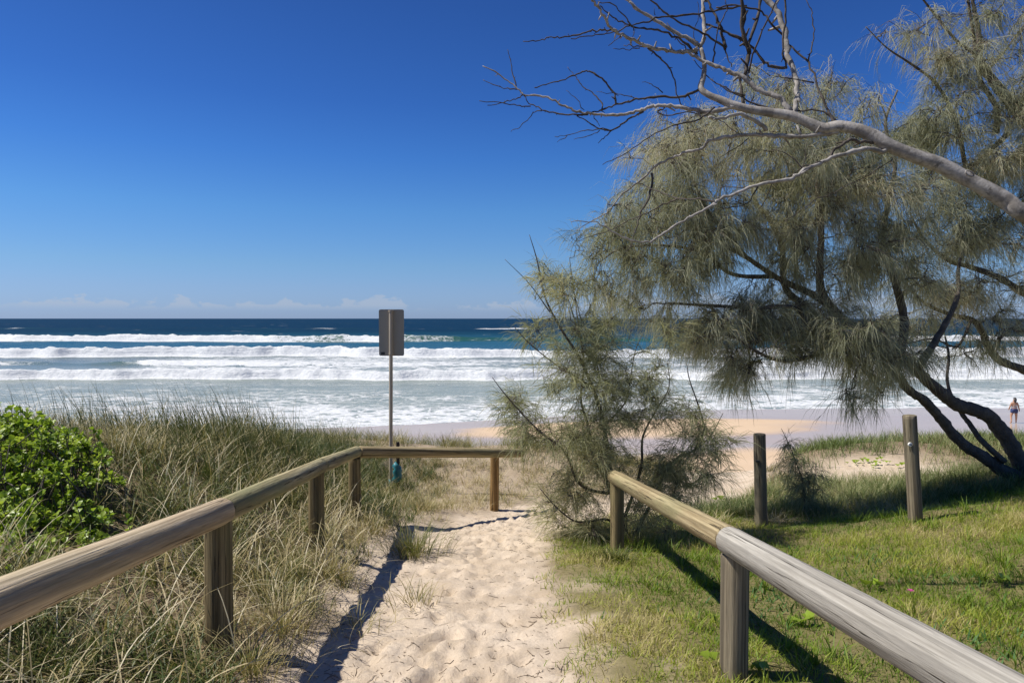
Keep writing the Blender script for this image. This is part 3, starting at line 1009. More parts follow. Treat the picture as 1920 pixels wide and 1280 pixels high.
def bark_mat(name, a, b_, pale=None, amount=.5):
    m, t, b, out = new_mat(name)
    c = t.node('ShaderNodeTexCoord').outputs['Object']
    n1 = t.noise(c, 9, 5, .65, .6); n2 = t.noise(t.mapping(c, (1, 1, 1)), 60, 4, .6); vv = t.voro(c, 42)
    col = t.mix(t.rng(n1, .3, .7), a, b_)
    if pale:
        col = t.mix(t.rng(n1, .42, .62, 0, amount), col, pale)
        spt = t.noise(c, 16, 4, .7)
        col = t.mix(t.rng(spt, .60, .70, 0, .75), col, tuple(q * .35 for q in a))
    col = t.mix(t.rng(n2, .35, .8, 0, .4), col, tuple(q * .4 for q in a))
    t.put(b.inputs['Base Color'], col)
    t.put(b.inputs['Roughness'], .85)
    t.put(b.inputs['Specular IOR Level'], .2)
    t.put(b.inputs['Normal'], t.bump(t.math('ADD', n2, t.math('MULTIPLY', vv, 0.0 if pale else .8)), .35 if pale else .7, .006 if pale else .012))
    return m


M['bark'] = bark_mat('dark_furrowed_bark', (0.085, 0.071, 0.056), (0.165, 0.138, 0.108))
M['dead_bark'] = bark_mat('bleached_dead_wood', (0.19, 0.172, 0.15), (0.29, 0.265, 0.235), (0.44, 0.41, 0.37), .7)
M['dead_twig'] = bark_mat('dark_dead_twig', (0.045, 0.037, 0.030), (0.085, 0.070, 0.058), (0.16, 0.14, 0.12), .3)


def unit(v):
    return v / (np.linalg.norm(v, axis=-1, keepdims=True) + 1e-9)


# ------------------------------------------------------------------ she-oak trees (drooping needle foliage)
def sheoak(root, limbs, att, needle, per, slen, hw, twig_r=.006, up=0.0, droop=1.0, reach=.45, seedtint=0.0):
    """limbs: (points, r0, r1, name); att: foliage tip positions. Branches are grown from the limbs to the tips."""
    org = np.array(root.location)
    nodes = []; rads = []
    for pts, r0, r1, nm in limbs:
        c = catmull(pts, 6)
        c[1:-1] += rng.normal(0, 1, (len(c) - 2, 3)) * np.linspace(r0, r1, len(c))[1:-1, None] * .05
        rr = np.linspace(r0, r1, len(c)) * (1 + .04 * rng.normal(0, 1, len(c)))
        g = Geo()
        tube(g, c, rr, 12, lump=.05)
        add(nm, g.build(nm, M['bark'], True, org), root)
        nodes.append(c); rads.append(rr)
    nodes = np.concatenate(nodes); nlimb = len(nodes)
    cap = nlimb + len(att) * 7 + 10
    NN = np.zeros((cap, 3)); NN[:nlimb] = nodes; cnt = nlimb
    dmin = np.array([np.min(np.linalg.norm(nodes - a, axis=1)) for a in att])
    order = np.argsort(dmin)
    g = Geo()
    starts = []; dirs = []
    for ai in order:
        a = att[ai]
        dv = a - NN[:cnt]
        dist = np.linalg.norm(dv, axis=1)
        cost = dist + .35 * np.maximum(0, NN[:cnt, 2] - a[2])
        k = int(np.argmin(cost))
        s = NN[k]; L = dist[k]
        n = 6
        tt = np.linspace(0, 1, n)[:, None]
        mid = (s + a) / 2 + np.array([0, 0, .10 * L]) + rng.normal(0, .07, 3) * L
        c = (1 - tt) ** 2 * s + 2 * (1 - tt) * tt * mid + tt ** 2 * a
        c[1:-1] += rng.normal(0, .012, (n - 2, 3))
        r0 = twig_r * (0.8 + 1.1 * min(L, 1.6))
        if L > .03:
            tube(g, c, np.linspace(r0, twig_r * .35, n), 4, cap=False)
        NN[cnt:cnt + n - 1] = c[1:]; cnt += n - 1
        # needle positions along the last part of the twig
        m_ = int(per * rng.uniform(.6, 1.4))
        d_end = unit(c[-1] - c[-3])
        ext = reach * rng.uniform(.6, 1.2)
        tq = .15 + .85 * rng.random(m_)
        # side shoots: a few sprays leave the twig tip
        ns = 5
        spr = unit(d_end * .8 + rng.normal(0, .42, (ns, 3)) + np.array([0, 0, up]))
        which = rng.integers(0, ns, m_)
        st = a - d_end * ext * .5 + spr[which] * (tq * ext)[:, None]
        st[:, 2] -= .25 * (1 - up) * tq ** 2 * ext
        d0 = unit(spr[which] * .9 + rng.normal(0, .30, (m_, 3)) + np.array([0, 0, up * .6]))
        starts.append(st); dirs.append(d0)
        o0 = a - d_end * ext * .5
        sp3 = np.stack([np.broadcast_to(o0, (ns, 3)), o0 + spr * ext * .5, o0 + spr * ext - np.array([0, 0, .25 * (1 - up) * ext])], 1)
        sd3 = unit(np.cross(spr, rng.normal(0, 1, (ns, 3))))
        g.add(*ribbons(sp3, np.broadcast_to(np.array([.4, .3, .12]) * twig_r, (ns, 3)), sd3))
    add('twigs', g.build('twigs', M['bark'], True, org), root)['kind'] = 'stuff'
    st = np.concatenate(starts); d0 = np.concatenate(dirs)
    N = len(st); K = 3
    L = slen * rng.uniform(.4, 1.5, N)
    pts = np.zeros((N, K, 3)); pts[:, 0] = st
    d = d0.copy()
    for k in range(1, K):
        d = unit(d + np.array([0, 0, -1.0]) * (droop * rng.uniform(.4, 1.4, N))[:, None] + rng.normal(0, .09, (N, 3)))
        pts[:, k] = pts[:, k - 1] + d * (L / (K - 1))[:, None]
    side = unit(np.cross(d0 + d, rng.normal(0, 1, (N, 3))))
    W = hw * rng.uniform(.7, 1.3, N)[:, None] * np.array([1, .95, .3])[None]
    v, f = ribbons(pts, W, side)
    tint = np.repeat(np.clip(.42 + .9 * (fbm(st[:, 0] * 1.7 + st[:, 1], st[:, 2] * 1.7, 301, 3) - .5) + rng.normal(0, .20, N) + seedtint, 0, 1), K * 2)
    me = mesh_np('crown', v - org, f, False, {'tint': tint}, needle)
    add('crown', me, root)['kind'] = 'stuff'


def scatter(ells, n, d0, ds, cs=0.0, per_mop=5):
    """foliage tips in overlapping ellipsoids: measured centre and half-size in the photo, real depth spread"""
    ar = np.array([e[2] * e[3] * (e[4] if len(e) > 4 else 1) for e in ells], float); ar /= ar.sum()
    out = []
    for e, cN in zip(ells, np.maximum(1, (ar * n).astype(int))):
        u = rng.normal(0, 1, (cN, 3)); u = u / np.linalg.norm(u, axis=1)[:, None] * (rng.random(cN) ** (1 / 2.4))[:, None]
        dd = d0 + (e[5] if len(e) > 5 else 0) + u[:, 2] * ds
        q = P(e[0] + u[:, 0] * e[2], e[1] + u[:, 1] * e[3], dd)
        if cs:      # gather the tips into mops
            nc = max(1, int(cN / per_mop))
            cen_ = q[:nc]
            q = np.concatenate([cen_, cen_[rng.integers(0, nc, cN - nc)] + rng.normal(0, 1, (cN - nc, 3)) * np.array([cs, cs, cs * .8])])
        out.append(q)
    return np.concatenate(out)


def z8(pts, ds):
    a = np.array(pts, float)
    return P(1060 + a[:, 0] / 2.2326, 380 + a[:, 1] / 2.2326, np.interp(np.linspace(0, 1, len(a)), np.linspace(0, 1, len(ds)), ds))


def z7(pts, ds):
    a = np.array(pts, float)
    return P(1350 + a[:, 0] / 2.782, a[:, 1] / 2.782, np.interp(np.linspace(0, 1, len(a)), np.linspace(0, 1, len(ds)), ds))


bA = P(1897, 893, 9.0)
bA[2] = gz(bA[0], 9.0)
treeA = thing('sheoak_tree', 'large she-oak leaning left with dark forked trunk and drooping grey green needles', 'tree', bA)
base = np.array([bA[0] + .05, 9.0, bA[2] - .25])
lt = []
p1 = z8([(1915, 1140), (1890, 1060), (1850, 990), (1790, 910), (1730, 872), (1650, 850), (1590, 810), (1530, 760), (1470, 700), (1400, 640), (1300, 590), (1240, 540), (1150, 480), (1060, 400), (960, 350), (880, 310), (760, 230), (640, 160), (540, 80)], [9.0, 8.9, 8.6, 8.4, 8.3])
lt.append((np.vstack([base, p1]), .112, .018, 'trunk'))
p2 = z8([(1890, 1150), (1820, 1115), (1750, 1062), (1680, 1022), (1620, 962), (1560, 890), (1500, 825), (1440, 785), (1390, 720), (1330, 640), (1240, 585), (1150, 575), (1040, 540), (960, 440), (800, 440), (600, 430), (430, 420)], [8.95, 8.8, 8.5, 8.1, 7.9])
lt.append((np.vstack([base - [.03, .05, 0], p2]), .088, .014, 'trunk'))
lt.append((z8([(1840, 1085), (1740, 992), (1690, 922), (1650, 868), (1600, 760), (1605, 640), (1590, 560)], [8.8, 9.1, 9.4]), .04, .012, 'limb'))
lt.append((z8([(1080, 505), (1000, 430), (920, 350), (905, 180), (850, 60), (800, 0), (770, -120), (740, -260)], [8.3, 8.7, 9.2]), .05, .012, 'limb'))
lt.append((z8([(1150, 480), (1075, 380), (1065, 260), (1072, 130), (1060, 0), (1050, -120), (1000, -220), (900, -330), (890, -500)], [8.3, 8.0, 8.2]), .052, .010, 'limb'))
lt.append((z8([(1250, 600), (1130, 610), (1000, 650), (900, 660), (800, 622), (700, 560), (560, 560)], [8.4, 7.8, 7.6]), .032, .010, 'limb'))
lt.append((z8([(880, 310), (700, 300), (580, 210), (420, 180), (240, 190), (140, 250)], [8.35, 8.0, 7.9]), .028, .008, 'limb'))
lt.append((z8([(1400, 640), (1420, 500), (1380, 330), (1330, 180), (1350, 0), (1380, -160), (1340, -330), (1390, -470)], [8.5, 8.9, 9.2]), .06, .012, 'limb'))
lt.append((z8([(760, 230), (600, 40), (540, -80), (480, -200), (470, -300)], [8.3, 8.6, 8.8]), .026, .008, 'limb'))
lt.append((z8([(1470, 700), (1560, 560), (1640, 400), (1650, 250), (1720, 60)], [8.5, 9.0, 9.6]), .05, .010, 'limb'))
ellA = [(1240, 310, 75, 85), (1330, 255, 100, 85), (1440, 290, 100, 100), (1300, 385, 120, 65), (1170, 480, 75, 75), (1145, 430, 45, 40), (1235, 540, 85, 45), (1285, 470, 100, 70),
        (1420, 420, 120, 90), (1540, 330, 110, 100), (1555, 470, 120, 90), (1660, 340, 100, 110), (1690, 460, 100, 80),
        (1470, 575, 90, 45, 1.3), (1410, 585, 60, 40, 1.6), (1335, 600, 45, 35, 2.0), (1310, 640, 45, 30, 2.0), (1375, 685, 45, 35, 2.0), (1440, 640, 60, 30), (1550, 600, 70, 40, 1.3), (1655, 690, 40, 45, 1.8), (1600, 740, 35, 22, 1.6),
        (1640, 610, 60, 40, 1.4), (1520, 635, 75, 35, 1.2), (1600, 670, 55, 40, 1.2), (1440, 690, 40, 22, .8), (1260, 600, 50, 30, 1.2), (1700, 650, 40, 30), (1560, 160, 22, 60), (1625, 195, 45, 22), (1535, 235, 60, 50), (1465, 170, 40, 60), (1395, 150, 28, 50, .7), (1240, 240, 30, 30), (1190, 380, 35, 40), (1120, 520, 25, 40)]
attA = scatter(ellA, 1640, 8.4, 1.1, .095, 3.8)
sheoak(treeA, lt, attA, M['needle'], 56, .25, .0018, twig_r=.008, up=.08, droop=1.2, reach=.36)

# second she-oak, its trunk just outside the frame on the right
bB = np.array([9.6, 10.6, gz(9.6, 10.6)])
treeB = thing('sheoak_tree', 'tall feathery she-oak crown against the sky at the top right corner', 'tree', bB)
lb = []
lb.append((np.vstack([bB - [0, 0, .3], bB + [-.15, 0, 1.2], bB + [-.6, -.1, 2.6], P(1990, 330, 10.3), P(1900, 200, 10.1), P(1840, 120, 10.0), P(1835, 60, 10.0), P(1815, -40, 10.0)]), .16, .012, 'trunk'))
lb.append((np.vstack([bB + [-.15, 0, 1.2], z8([(2060, 760), (1920, 700), (1820, 660), (1770, 600), (1740, 530), (1700, 490), (1620, 470), (1540, 440), (1480, 400), (1400, 310)], [10.4, 9.8, 9.5])]), .075, .012, 'limb'))
lb.append((np.vstack([bB + [-.4, 0, 2.0], z8([(2060, 440), (1920, 380), (1830, 320), (1700, 270), (1600, 240), (1500, 150), (1440, 40)], [10.3, 9.8, 9.3])]), .07, .010, 'limb'))
lb.append((z7([(1355, 410), (1345, 300), (1240, 220), (1140, 100), (1060, 0), (1000, -80)], [10.0, 9.7]), .03, .008, 'limb'))
lb.append((z7([(1440, 700), (1440, 560), (1355, 410), (1320, 170), (1295, 0), (1290, -90)], [10.2, 10.0]), .045, .008, 'limb'))
lb.append((z7([(1500, 700), (1300, 870), (1250, 700), (1190, 540), (1110, 420), (990, 330), (870, 250), (760, 140)], [10.2, 9.8]), .04, .006, 'limb'))
lb.append((z7([(1355, 400), (1450, 310), (1586, 130), (1650, 40)], [10, 10.2]), .02, .006, 'limb'))
lb.append((z8([(1700, 490), (1640, 600), (1540, 570), (1430, 590)], [9.6, 9.2]), .02, .006, 'limb'))
ellB = [(1755, 60, 95, 70, .45), (1850, 45, 70, 60, .55), (1690, 85, 55, 40, .35), (1655, 55, 35, 14, .5), (1900, 150, 40, 90, .6), (1780, 150, 90, 50, .6), (1790, 225, 100, 55), (1880, 260, 60, 80), (1800, 320, 100, 80), (1870, 420, 70, 100),
        (1780, 430, 80, 70), (1740, 530, 90, 45), (1840, 560, 70, 45, 1.3), (1890, 620, 40, 30, 1.2), (1720, 610, 60, 35, 1.2), (1800, 650, 60, 25, .9), (1960, 300, 60, 200), (1960, 80, 50, 80, .6), (1960, 530, 50, 80, .8), (1720, 230, 50, 40), (1670, 250, 40, 40)]
attB = scatter(ellB, 860, 9.8, .9, .11, 4.0)
sheoak(treeB, lb, attB, M['needle'], 56, .25, .0020, twig_r=.009, up=.15, droop=1.05, reach=.38)


# sapling behind the right fence
def z9(pts, ds):
    a = np.array(pts, float)
    return P(920 + a[:, 0] / 2.065, 440 + a[:, 1] / 2.065, np.interp(np.linspace(0, 1, len(a)), np.linspace(0, 1, len(ds)), ds))


sy = 6.95
bS = P(1180, 1030, sy); bS[2] = gz(bS[0], sy)
sap = thing('sheoak_sapling', 'young wispy she-oak growing behind the end of the right fence', 'tree', bS)
b0 = bS - [0, 0, .1]
ls = []
ls.append((np.vstack([b0, z9([(500, 1120), (470, 990), (455, 850), (430, 700), (390, 580), (340, 470), (270, 360), (210, 240), (180, 100), (150, 0)], [sy, 6.9, 6.8])]), .032, .003, 'stem'))
ls.append((np.vstack([b0, z9([(480, 1050), (450, 950), (400, 870), (380, 750), (350, 640), (360, 500), (340, 350), (320, 200), (305, 90)], [sy, 7.1, 7.3])]), .024, .003, 'stem'))
ls.append((z9([(455, 1000), (380, 985), (330, 945), (290, 842), (200, 770), (120, 690), (50, 610), (5, 550)], [6.9, 6.6, 6.5]), .018, .003, 'branch'))
ls.append((z9([(480, 1120), (440, 1100), (340, 1112), (260, 1060), (190, 980)], [6.9, 6.5]), .014, .004, 'branch'))
ls.append((np.vstack([b0, z9([(520, 1100), (560, 980), (585, 880), (590, 780), (640, 680), (690, 590), (685, 490)], [sy, 7.2])]), .022, .003, 'stem'))
ls.append((np.vstack([b0, z9([(600, 1080), (700, 885), (790, 830), (825, 740), (770, 560), (760, 500)], [sy, 7.0, 6.9])]), .02, .003, 'stem'))
ls.append((z9([(790, 835), (850, 780), (900, 690)], [6.95, 6.8]), .008, .003, 'branch'))
ls.append((z9([(440, 740), (520, 650), (540, 560), (560, 450), (590, 380)], [6.9, 7.2]), .010, .003, 'branch'))
ls.append((z9([(380, 580), (250, 500), (150, 420), (90, 355)], [6.85, 6.6]), .009, .003, 'branch'))
ls.append((z9([(230, 300), (150, 190), (55, 95)], [6.85, 6.8]), .007, .002, 'branch'))
ls.append((z9([(345, 400), (300, 250), (240, 150)], [7.2, 7.1]), .006, .002, 'branch'))
ls.append((z9([(350, 330), (310, 180), (270, 110)], [7.25, 7.3]), .006, .002, 'branch'))
ellS = [(1045, 560, 50, 60, .55), (1020, 520, 18, 45, .5), (1080, 640, 80, 55, .7), (1000, 630, 30, 22, .7), (1130, 720, 60, 55, .8), (1060, 720, 50, 40, .7), (975, 765, 30, 45, 1.2), (1010, 815, 40, 30, 1.2), (1110, 830, 80, 65), (1180, 760, 55, 55, .8),
        (1230, 710, 40, 55, .5), (1285, 790, 55, 65, .8), (1335, 840, 22, 50), (1290, 880, 60, 55, .8), (1200, 890, 80, 60, .6), (1090, 915, 70, 45, .7), (1040, 955, 35, 35, .8), (1110, 995, 65, 25, .9), (1200, 985, 70, 35, .7), (1265, 940, 45, 35, .7), (1150, 610, 45, 45, .35), (1070, 480, 12, 40, .4), (1255, 640, 22, 40, .4)]
attS = scatter(ellS, 920, sy - .05, .62, .07, 3.0)
sheoak(sap, ls, attS, M['needle_sap'], 36, .17, .0017, twig_r=.004, up=.30, droop=.70, reach=.22, seedtint=.03)

# little sprig in the sedge
qd = 8.7
bQ = P(1505, 985, qd); bQ[2] = gz(bQ[0], qd)
spg = thing('sheoak_seedling', 'small she-oak seedling between the two tall posts', 'tree', bQ)
lq = [(np.vstack([bQ - [0, 0, .05], P([1510, 1505, 1492, 1478, 1465], [960, 905, 865, 830, 803], qd)]), .016, .003, 'stem'),
      (np.vstack([bQ - [.02, 0, .05], P([1520, 1527, 1530], [950, 900, 868], qd + .1)]), .01, .003, 'stem')]
attQ = scatter([(1476, 832, 9, 25, 1.2), (1490, 868, 20, 26, 1.2), (1500, 905, 30, 28), (1525, 895, 22, 26), (1515, 935, 36, 22, .7)], 80, qd - .05, .22)
sheoak(spg, lq, attQ, M['needle_sap'], 26, .15, .0021, twig_r=.004, up=.1, droop=.75, reach=.22)

# ------------------------------------------------------------------ dead tree reaching in from the right
def c6(p):
    return (880 + p[0] / 2.783, p[1] / 2.783)


def c7(p):
    return (1350 + p[0] / 2.782, p[1] / 2.782)


DEAD = []      # (frame, points, thickness at start, thickness at end, in photo pixels)
DEAD.append((7, [(1586, 1112), (1500, 1052), (1380, 982), (1270, 925), (1150, 862), (1000, 808), (880, 758), (800, 710), (700, 672), (620, 660), (540, 672), (460, 640), (380, 608), (280, 590), (150, 570), (60, 545), (0, 520), (-60, 495), (-100, 460), (-86, 400), (-82, 330), (-100, 255)], 29, 8))
B6 = [([(1195, 238), (1130, 195), (1040, 150), (960, 100), (880, 50), (825, 0), (780, -40)], 9, 5), ([(1205, 245), (1225, 190), (1222, 100), (1215, 0), (1210, -60)], 8, 6),
      ([(1400, 552), (1345, 562), (1300, 575), (1230, 583), (1150, 570), (1080, 555), (1020, 553), (960, 555), (900, 572), (840, 590), (770, 598), (690, 598), (620, 590), (560, 580), (500, 555), (450, 530), (400, 505), (340, 498), (285, 495), (250, 465), (200, 420), (130, 375), (70, 345)], 9, 2.2),
      ([(285, 495), (240, 515), (180, 535), (95, 550)], 2.6, 1.3), ([(245, 452), (225, 370), (210, 300), (200, 260)], 2.4, 1.2), ([(250, 468), (180, 460), (120, 440), (72, 418)], 2.4, 1.2),
      ([(620, 598), (520, 600), (450, 595), (380, 572), (320, 545), (285, 500)], 3.5, 2), ([(320, 555), (260, 553), (190, 540), (52, 527)], 2.6, 1.2), ([(380, 575), (345, 585), (300, 630), (260, 665), (217, 688)], 2.4, 1.0),
      ([(910, 582), (850, 612), (790, 650), (745, 680), (680, 668), (620, 640), (560, 605)], 3.6, 2), ([(745, 680), (710, 715), (672, 748)], 2.4, 1.1), ([(745, 680), (680, 675), (600, 682), (510, 705), (445, 712)], 2.5, 1.0), ([(680, 680), (620, 710), (545, 728)], 2, .9), ([(510, 708), (458, 743)], 1.6, .8),
      ([(1205, 468), (1150, 490), (1100, 510), (1000, 505), (930, 510), (870, 520), (800, 540), (740, 555), (690, 575), (640, 585)], 5.5, 2.5), ([(765, 545), (760, 500), (730, 450), (690, 410), (640, 380), (600, 372), (550, 395), (480, 420), (400, 440), (340, 458)], 3.8, 2.2),
      ([(690, 575), (690, 540), (650, 490), (600, 460), (570, 420), (545, 390), (513, 350)], 2.8, 1.1), ([(870, 520), (820, 500), (760, 490), (665, 480)], 2, .9), ([(600, 575), (560, 520), (505, 472)], 1.7, .8),
      ([(1190, 262), (1130, 272), (1060, 270), (1000, 258), (930, 245), (880, 220), (830, 195), (770, 170), (740, 150), (710, 100), (680, 50), (645, 0), (620, -30)], 8, 3.5), ([(740, 155), (680, 160), (620, 165), (560, 185), (480, 195), (410, 200), (370, 212), (280, 217)], 3.6, 1.6),
      ([(1447, 32), (1300, 50), (1200, 72), (1080, 85), (1000, 90), (940, 110), (870, 130), (820, 140), (770, 165), (700, 178), (620, 190), (530, 203)], 4.5, 1.6), ([(850, 140), (810, 85), (750, 25), (670, 10)], 3, 1.5), ([(850, 140), (780, 110), (720, 70), (680, 30)], 3, 2), ([(850, 140), (862, 170), (850, 195)], 2, 1),
      ([(930, 250), (990, 300), (1040, 350), (1070, 420), (1085, 490), (1110, 555)], 3.6, 2), ([(930, 245), (860, 240), (805, 237)], 2.6, 1.2), ([(890, 252), (820, 260), (750, 253)], 2, 1), ([(1190, 285), (1140, 240), (1080, 195), (1000, 165), (930, 150), (850, 140)], 5, 3), ([(790, 190), (725, 240)], 2, 1),
      ([(1340, 255), (1260, 200), (1170, 150), (1060, 100), (1000, 50), (950, 0), (920, -40)], 4.5, 2.5), ([(1335, 260), (1320, 170), (1290, 100), (1260, 40), (1240, 0), (1220, -50)], 6, 4), ([(1270, 330), (1285, 230), (1310, 120), (1345, 50), (1335, 0)], 3, 1.6), ([(1447, 225), (1380, 190), (1300, 150), (1235, 125)], 4, 2),
      ([(1440, 500), (1350, 470), (1270, 420), (1210, 360), (1165, 310)], 3.2, 1.2), ([(1440, 240), (1430, 170), (1435, 80), (1425, 0), (1420, -40)], 7, 5), ([(1195, 220), (1170, 190), (1195, 80), (1190, 10)], 1.6, .8), ([(1020, 560), (980, 590), (1060, 600), (1140, 585), (1200, 590)], 3, 2), ([(650, 605), (680, 660)], 2, 1),
      ([(1280, 560), (1220, 610), (1130, 640), (1030, 665), (950, 710), (870, 765), (790, 815), (695, 860)], 3.6, 1.4), ([(1010, 485), (950, 440), (900, 430)], 2, .8), ([(1130, 255), (1080, 200), (1030, 120)], 2.4, 1), ([(970, 80), (965, 40)], 1.6, .8), ([(1260, 590), (1330, 640), (1410, 700)], 2.4, 1.2)]
B7 = [([(378, 604), (400, 530), (405, 460), (385, 375), (350, 280), (345, 200), (320, 110), (290, 50), (240, 0), (210, -40)], 10, 11), ([(365, 580), (330, 530), (280, 495), (210, 475), (150, 425), (100, 395), (40, 370), (0, 350), (-70, 325), (-140, 290), (-165, 262)], 11, 6),
      ([(350, 352), (270, 350), (220, 310), (150, 230), (60, 180), (0, 155), (-80, 130)], 6, 3), ([(620, 655), (590, 625), (550, 550), (510, 450), (460, 330), (400, 270), (350, 230)], 5.5, 3), ([(460, 320), (480, 250), (490, 150), (480, 70), (450, 0)], 3, 1.5), ([(345, 345), (325, 250), (345, 80), (340, 0), (338, -40)], 4, 3),
      ([(130, 390), (150, 290), (155, 210), (200, 80), (205, 0), (215, -40)], 7, 6), ([(155, 285), (120, 150), (115, 0), (110, -40)], 7, 6), ([(150, 380), (200, 200), (265, 70), (300, 0)], 3.5, 2), ([(600, 640), (540, 580), (400, 578)], 4, 3), ([(490, 432), (400, 415), (305, 395)], 3, 1.2),
      ([(240, 682), (190, 635), (110, 597), (0, 618), (-60, 612)], 8, 5), ([(124, 548), (110, 450), (95, 395)], 6, 5), ([(350, 575), (200, 548), (100, 500), (0, 450)], 4, 2.4), ([(330, 185), (260, 120), (220, 60), (150, 45), (60, 28), (-20, 40)], 4, 3), ([(0, 170), (20, 240), (40, 300), (60, 350)], 4, 2),
      ([(880, 780), (840, 788), (780, 775), (700, 790), (600, 820), (520, 850), (440, 890), (380, 925), (300, 945), (200, 965), (100, 1000), (0, 1040), (-58, 1080), (-128, 1120), (-208, 1160), (-288, 1215), (-348, 1250), (-418, 1262), (-508, 1235), (-588, 1190), (-658, 1160), (-778, 1157)], 9, 1.4),
      ([(620, 690), (520, 700), (430, 710), (300, 710), (240, 705), (130, 705), (0, 722), (-60, 735), (-108, 780), (-178, 795), (-248, 825), (-328, 860), (-378, 910), (-448, 965), (-518, 1020), (-568, 1080), (-618, 1125), (-698, 1170), (-753, 1200)], 9, 1.3),
      ([(-358, 905), (-353, 960), (-378, 1040), (-413, 1110), (-438, 1190), (-468, 1280), (-500, 1330)], 5, 1.2), ([(-28, 1050), (-108, 1040), (-218, 1035), (-328, 995), (-428, 955)], 3, 2), ([(-218, 1035), (-298, 1070), (-378, 1110), (-478, 1150), (-568, 1200), (-738, 1257)], 3, 1.2),
      ([(800, 745), (750, 740), (690, 728), (640, 750), (590, 790), (560, 830), (500, 850)], 6, 4), ([(900, 830), (860, 860), (740, 930), (600, 1000), (540, 1025)], 2, 1), ([(580, 1022), (500, 1040), (420, 1100), (340, 1150)], 2, 1), ([(200, 968), (140, 1060), (40, 1085), (0, 1085)], 2.4, 1.2), ([(270, 960), (240, 1040), (200, 1090)], 2.2, 1.1),
      ([(440, 890), (350, 800), (270, 780)], 2.6, 1.3), ([(520, 850), (430, 870), (330, 930), (0, 945)], 2.4, 1), ([(150, 720), (90, 770), (0, 820)], 2.2, 1), ([(0, 980), (120, 975), (200, 978)], 2.4, 1.2), ([(430, 890), (455, 740)], 1.8, .9)]
DEAD += [(6, p, a, b_) for p, a, b_ in B6] + [(7, p, a, b_) for p, a, b_ in B7]
dt0 = np.array([4.55, 4.35, gz(4.55, 4.35)])
dead = thing('dead_tree', 'bleached leafless dead limb reaching across the sky from the right edge', 'tree', dt0)
known = []
main2d = None
for bi, (fr, pts, ta, tb_) in enumerate(DEAD):
    q = np.array([(c6 if fr == 6 else c7)(p) for p in pts])
    n = len(q)
    seg = np.concatenate([[0], np.cumsum(np.linalg.norm(np.diff(q, axis=0), axis=1))]) * 4.6 / 1280
    if bi == 0:
        dep = np.interp(np.linspace(0, 1, n), [0, .5, 1], [4.25, 4.6, 4.9])
    else:
        kk = np.concatenate(known)
        j = int(np.argmin(np.hypot(kk[:, 0] - q[0, 0], kk[:, 1] - q[0, 1])))
        near_end = np.min(np.hypot(kk[:, 0] - q[-1, 0], kk[:, 1] - q[-1, 1]))
        drift = random.uniform(-.45, .45)
        if near_end < 6:
            je = int(np.argmin(np.hypot(kk[:, 0] - q[-1, 0], kk[:, 1] - q[-1, 1])))
            dep = np.interp(seg, [0, seg[-1]], [kk[j, 2], kk[je, 2]])
        else:
            dep = kk[j, 2] + drift * seg
    p3 = P(q[:, 0], q[:, 1], dep)
    if bi == 0:      # carry the limb on, out of the frame, down to the ground
        pre = np.vstack([dt0 - [0, 0, .3], dt0 + [0, 0, .9], dt0 + [-.05, 0, 1.6], dt0 + [-.35, -.02, 2.25], P(2040, 440, 4.25)])
        p3 = np.vstack([pre, p3])
    c = catmull(p3, 4 if bi else 5)
    mpx = 4.6 / 1280
    if bi == 0:
        rr = np.interp(np.linspace(0, 1, len(c)), [0, .15, .22, .6, 1], np.array([44, 35, 27.5, 20, 8]) * .5 * mpx)
        rr = rr * (1 + .05 * np.sin(np.arange(len(c)) * .45) + rng.normal(0, .012, len(c)))
    else:
        rr = np.linspace(ta, tb_, len(c)) * .5 * mpx * (1 + rng.normal(0, .10, len(c)))
        c[1:-1] += rng.normal(0, .0035, (len(c) - 2, 3))
    g = Geo()
    tube(g, c, rr, 14 if bi == 0 else (8 if ta > 4 else 6), lump=.025 if bi == 0 else .10)
    if bi:           # knobbly stubs
        for k in range(2, len(c) - 1, 3):
            if random.random() < .45:
                s = unit(rng.normal(0, 1, 3))
                tube(g, [c[k], c[k] + s * rr[k] * 2.2, c[k] + s * rr[k] * random.uniform(3, 6)], [rr[k] * .7, rr[k] * .55, rr[k] * .35], 5)
    thick = max(ta, tb_) >= 7.5
    nm = 'trunk' if bi == 0 else ('limb' if ta > 4.2 else 'twig')
    add(nm, g.build(nm, M['dead_bark'] if thick else M['dead_twig'], True, dt0), dead)
    cq = catmull(np.c_[q, dep], 4)
    known.append(cq)
# knot hole on the main limb
kp = P(1807, 329, 4.27)
g = Geo()
a_ = np.linspace(0, 2 * np.pi, 13)
tube(g, np.stack([kp[0] + .026 * np.cos(a_), kp[1] - .055 + 0 * a_, kp[2] + .015 * np.sin(a_) - .010 * np.cos(a_)], 1), .0045, 6, lump=.15)
add('knot_collar', g.build('knot_collar', M['dead_bark'], True, dt0), dead)

# ------------------------------------------------------------------ grasses
def in_view(x, y, m_=160):
    px = 960 + x / np.maximum(y, .1) * FOC
    return (px > -m_) & (px < 1920 + m_) & (y > 1.2)


def field(n, xr, yr, keep):
    """n candidate roots, kept with probability keep(x, y)"""
    x = rng.uniform(*xr, n); y = rng.uniform(*yr, n)
    k = in_view(x, y)
    x, y = x[k], y[k]
    pr = keep(x, y)
    k = rng.random(len(x)) < pr
    x, y = x[k], y[k]
    z = ground(x, y) - .01
    return np.stack([x, y, z], 1)


def grass(name, label, base, length, width, lean, azim, droop, tint, mat, segs=4):
    v, f, K = blades(base, length, width, lean, azim, droop, segs)
    me = mesh_np(name, v, f, False, {'tint': np.repeat(np.clip(tint, 0, 1), K * 2)}, mat)
    return tag(add(name, me), label, 'grass', kind='stuff')


def clump(x, y, s, seed):
    return fbm(x / s, y / s, seed, 3)


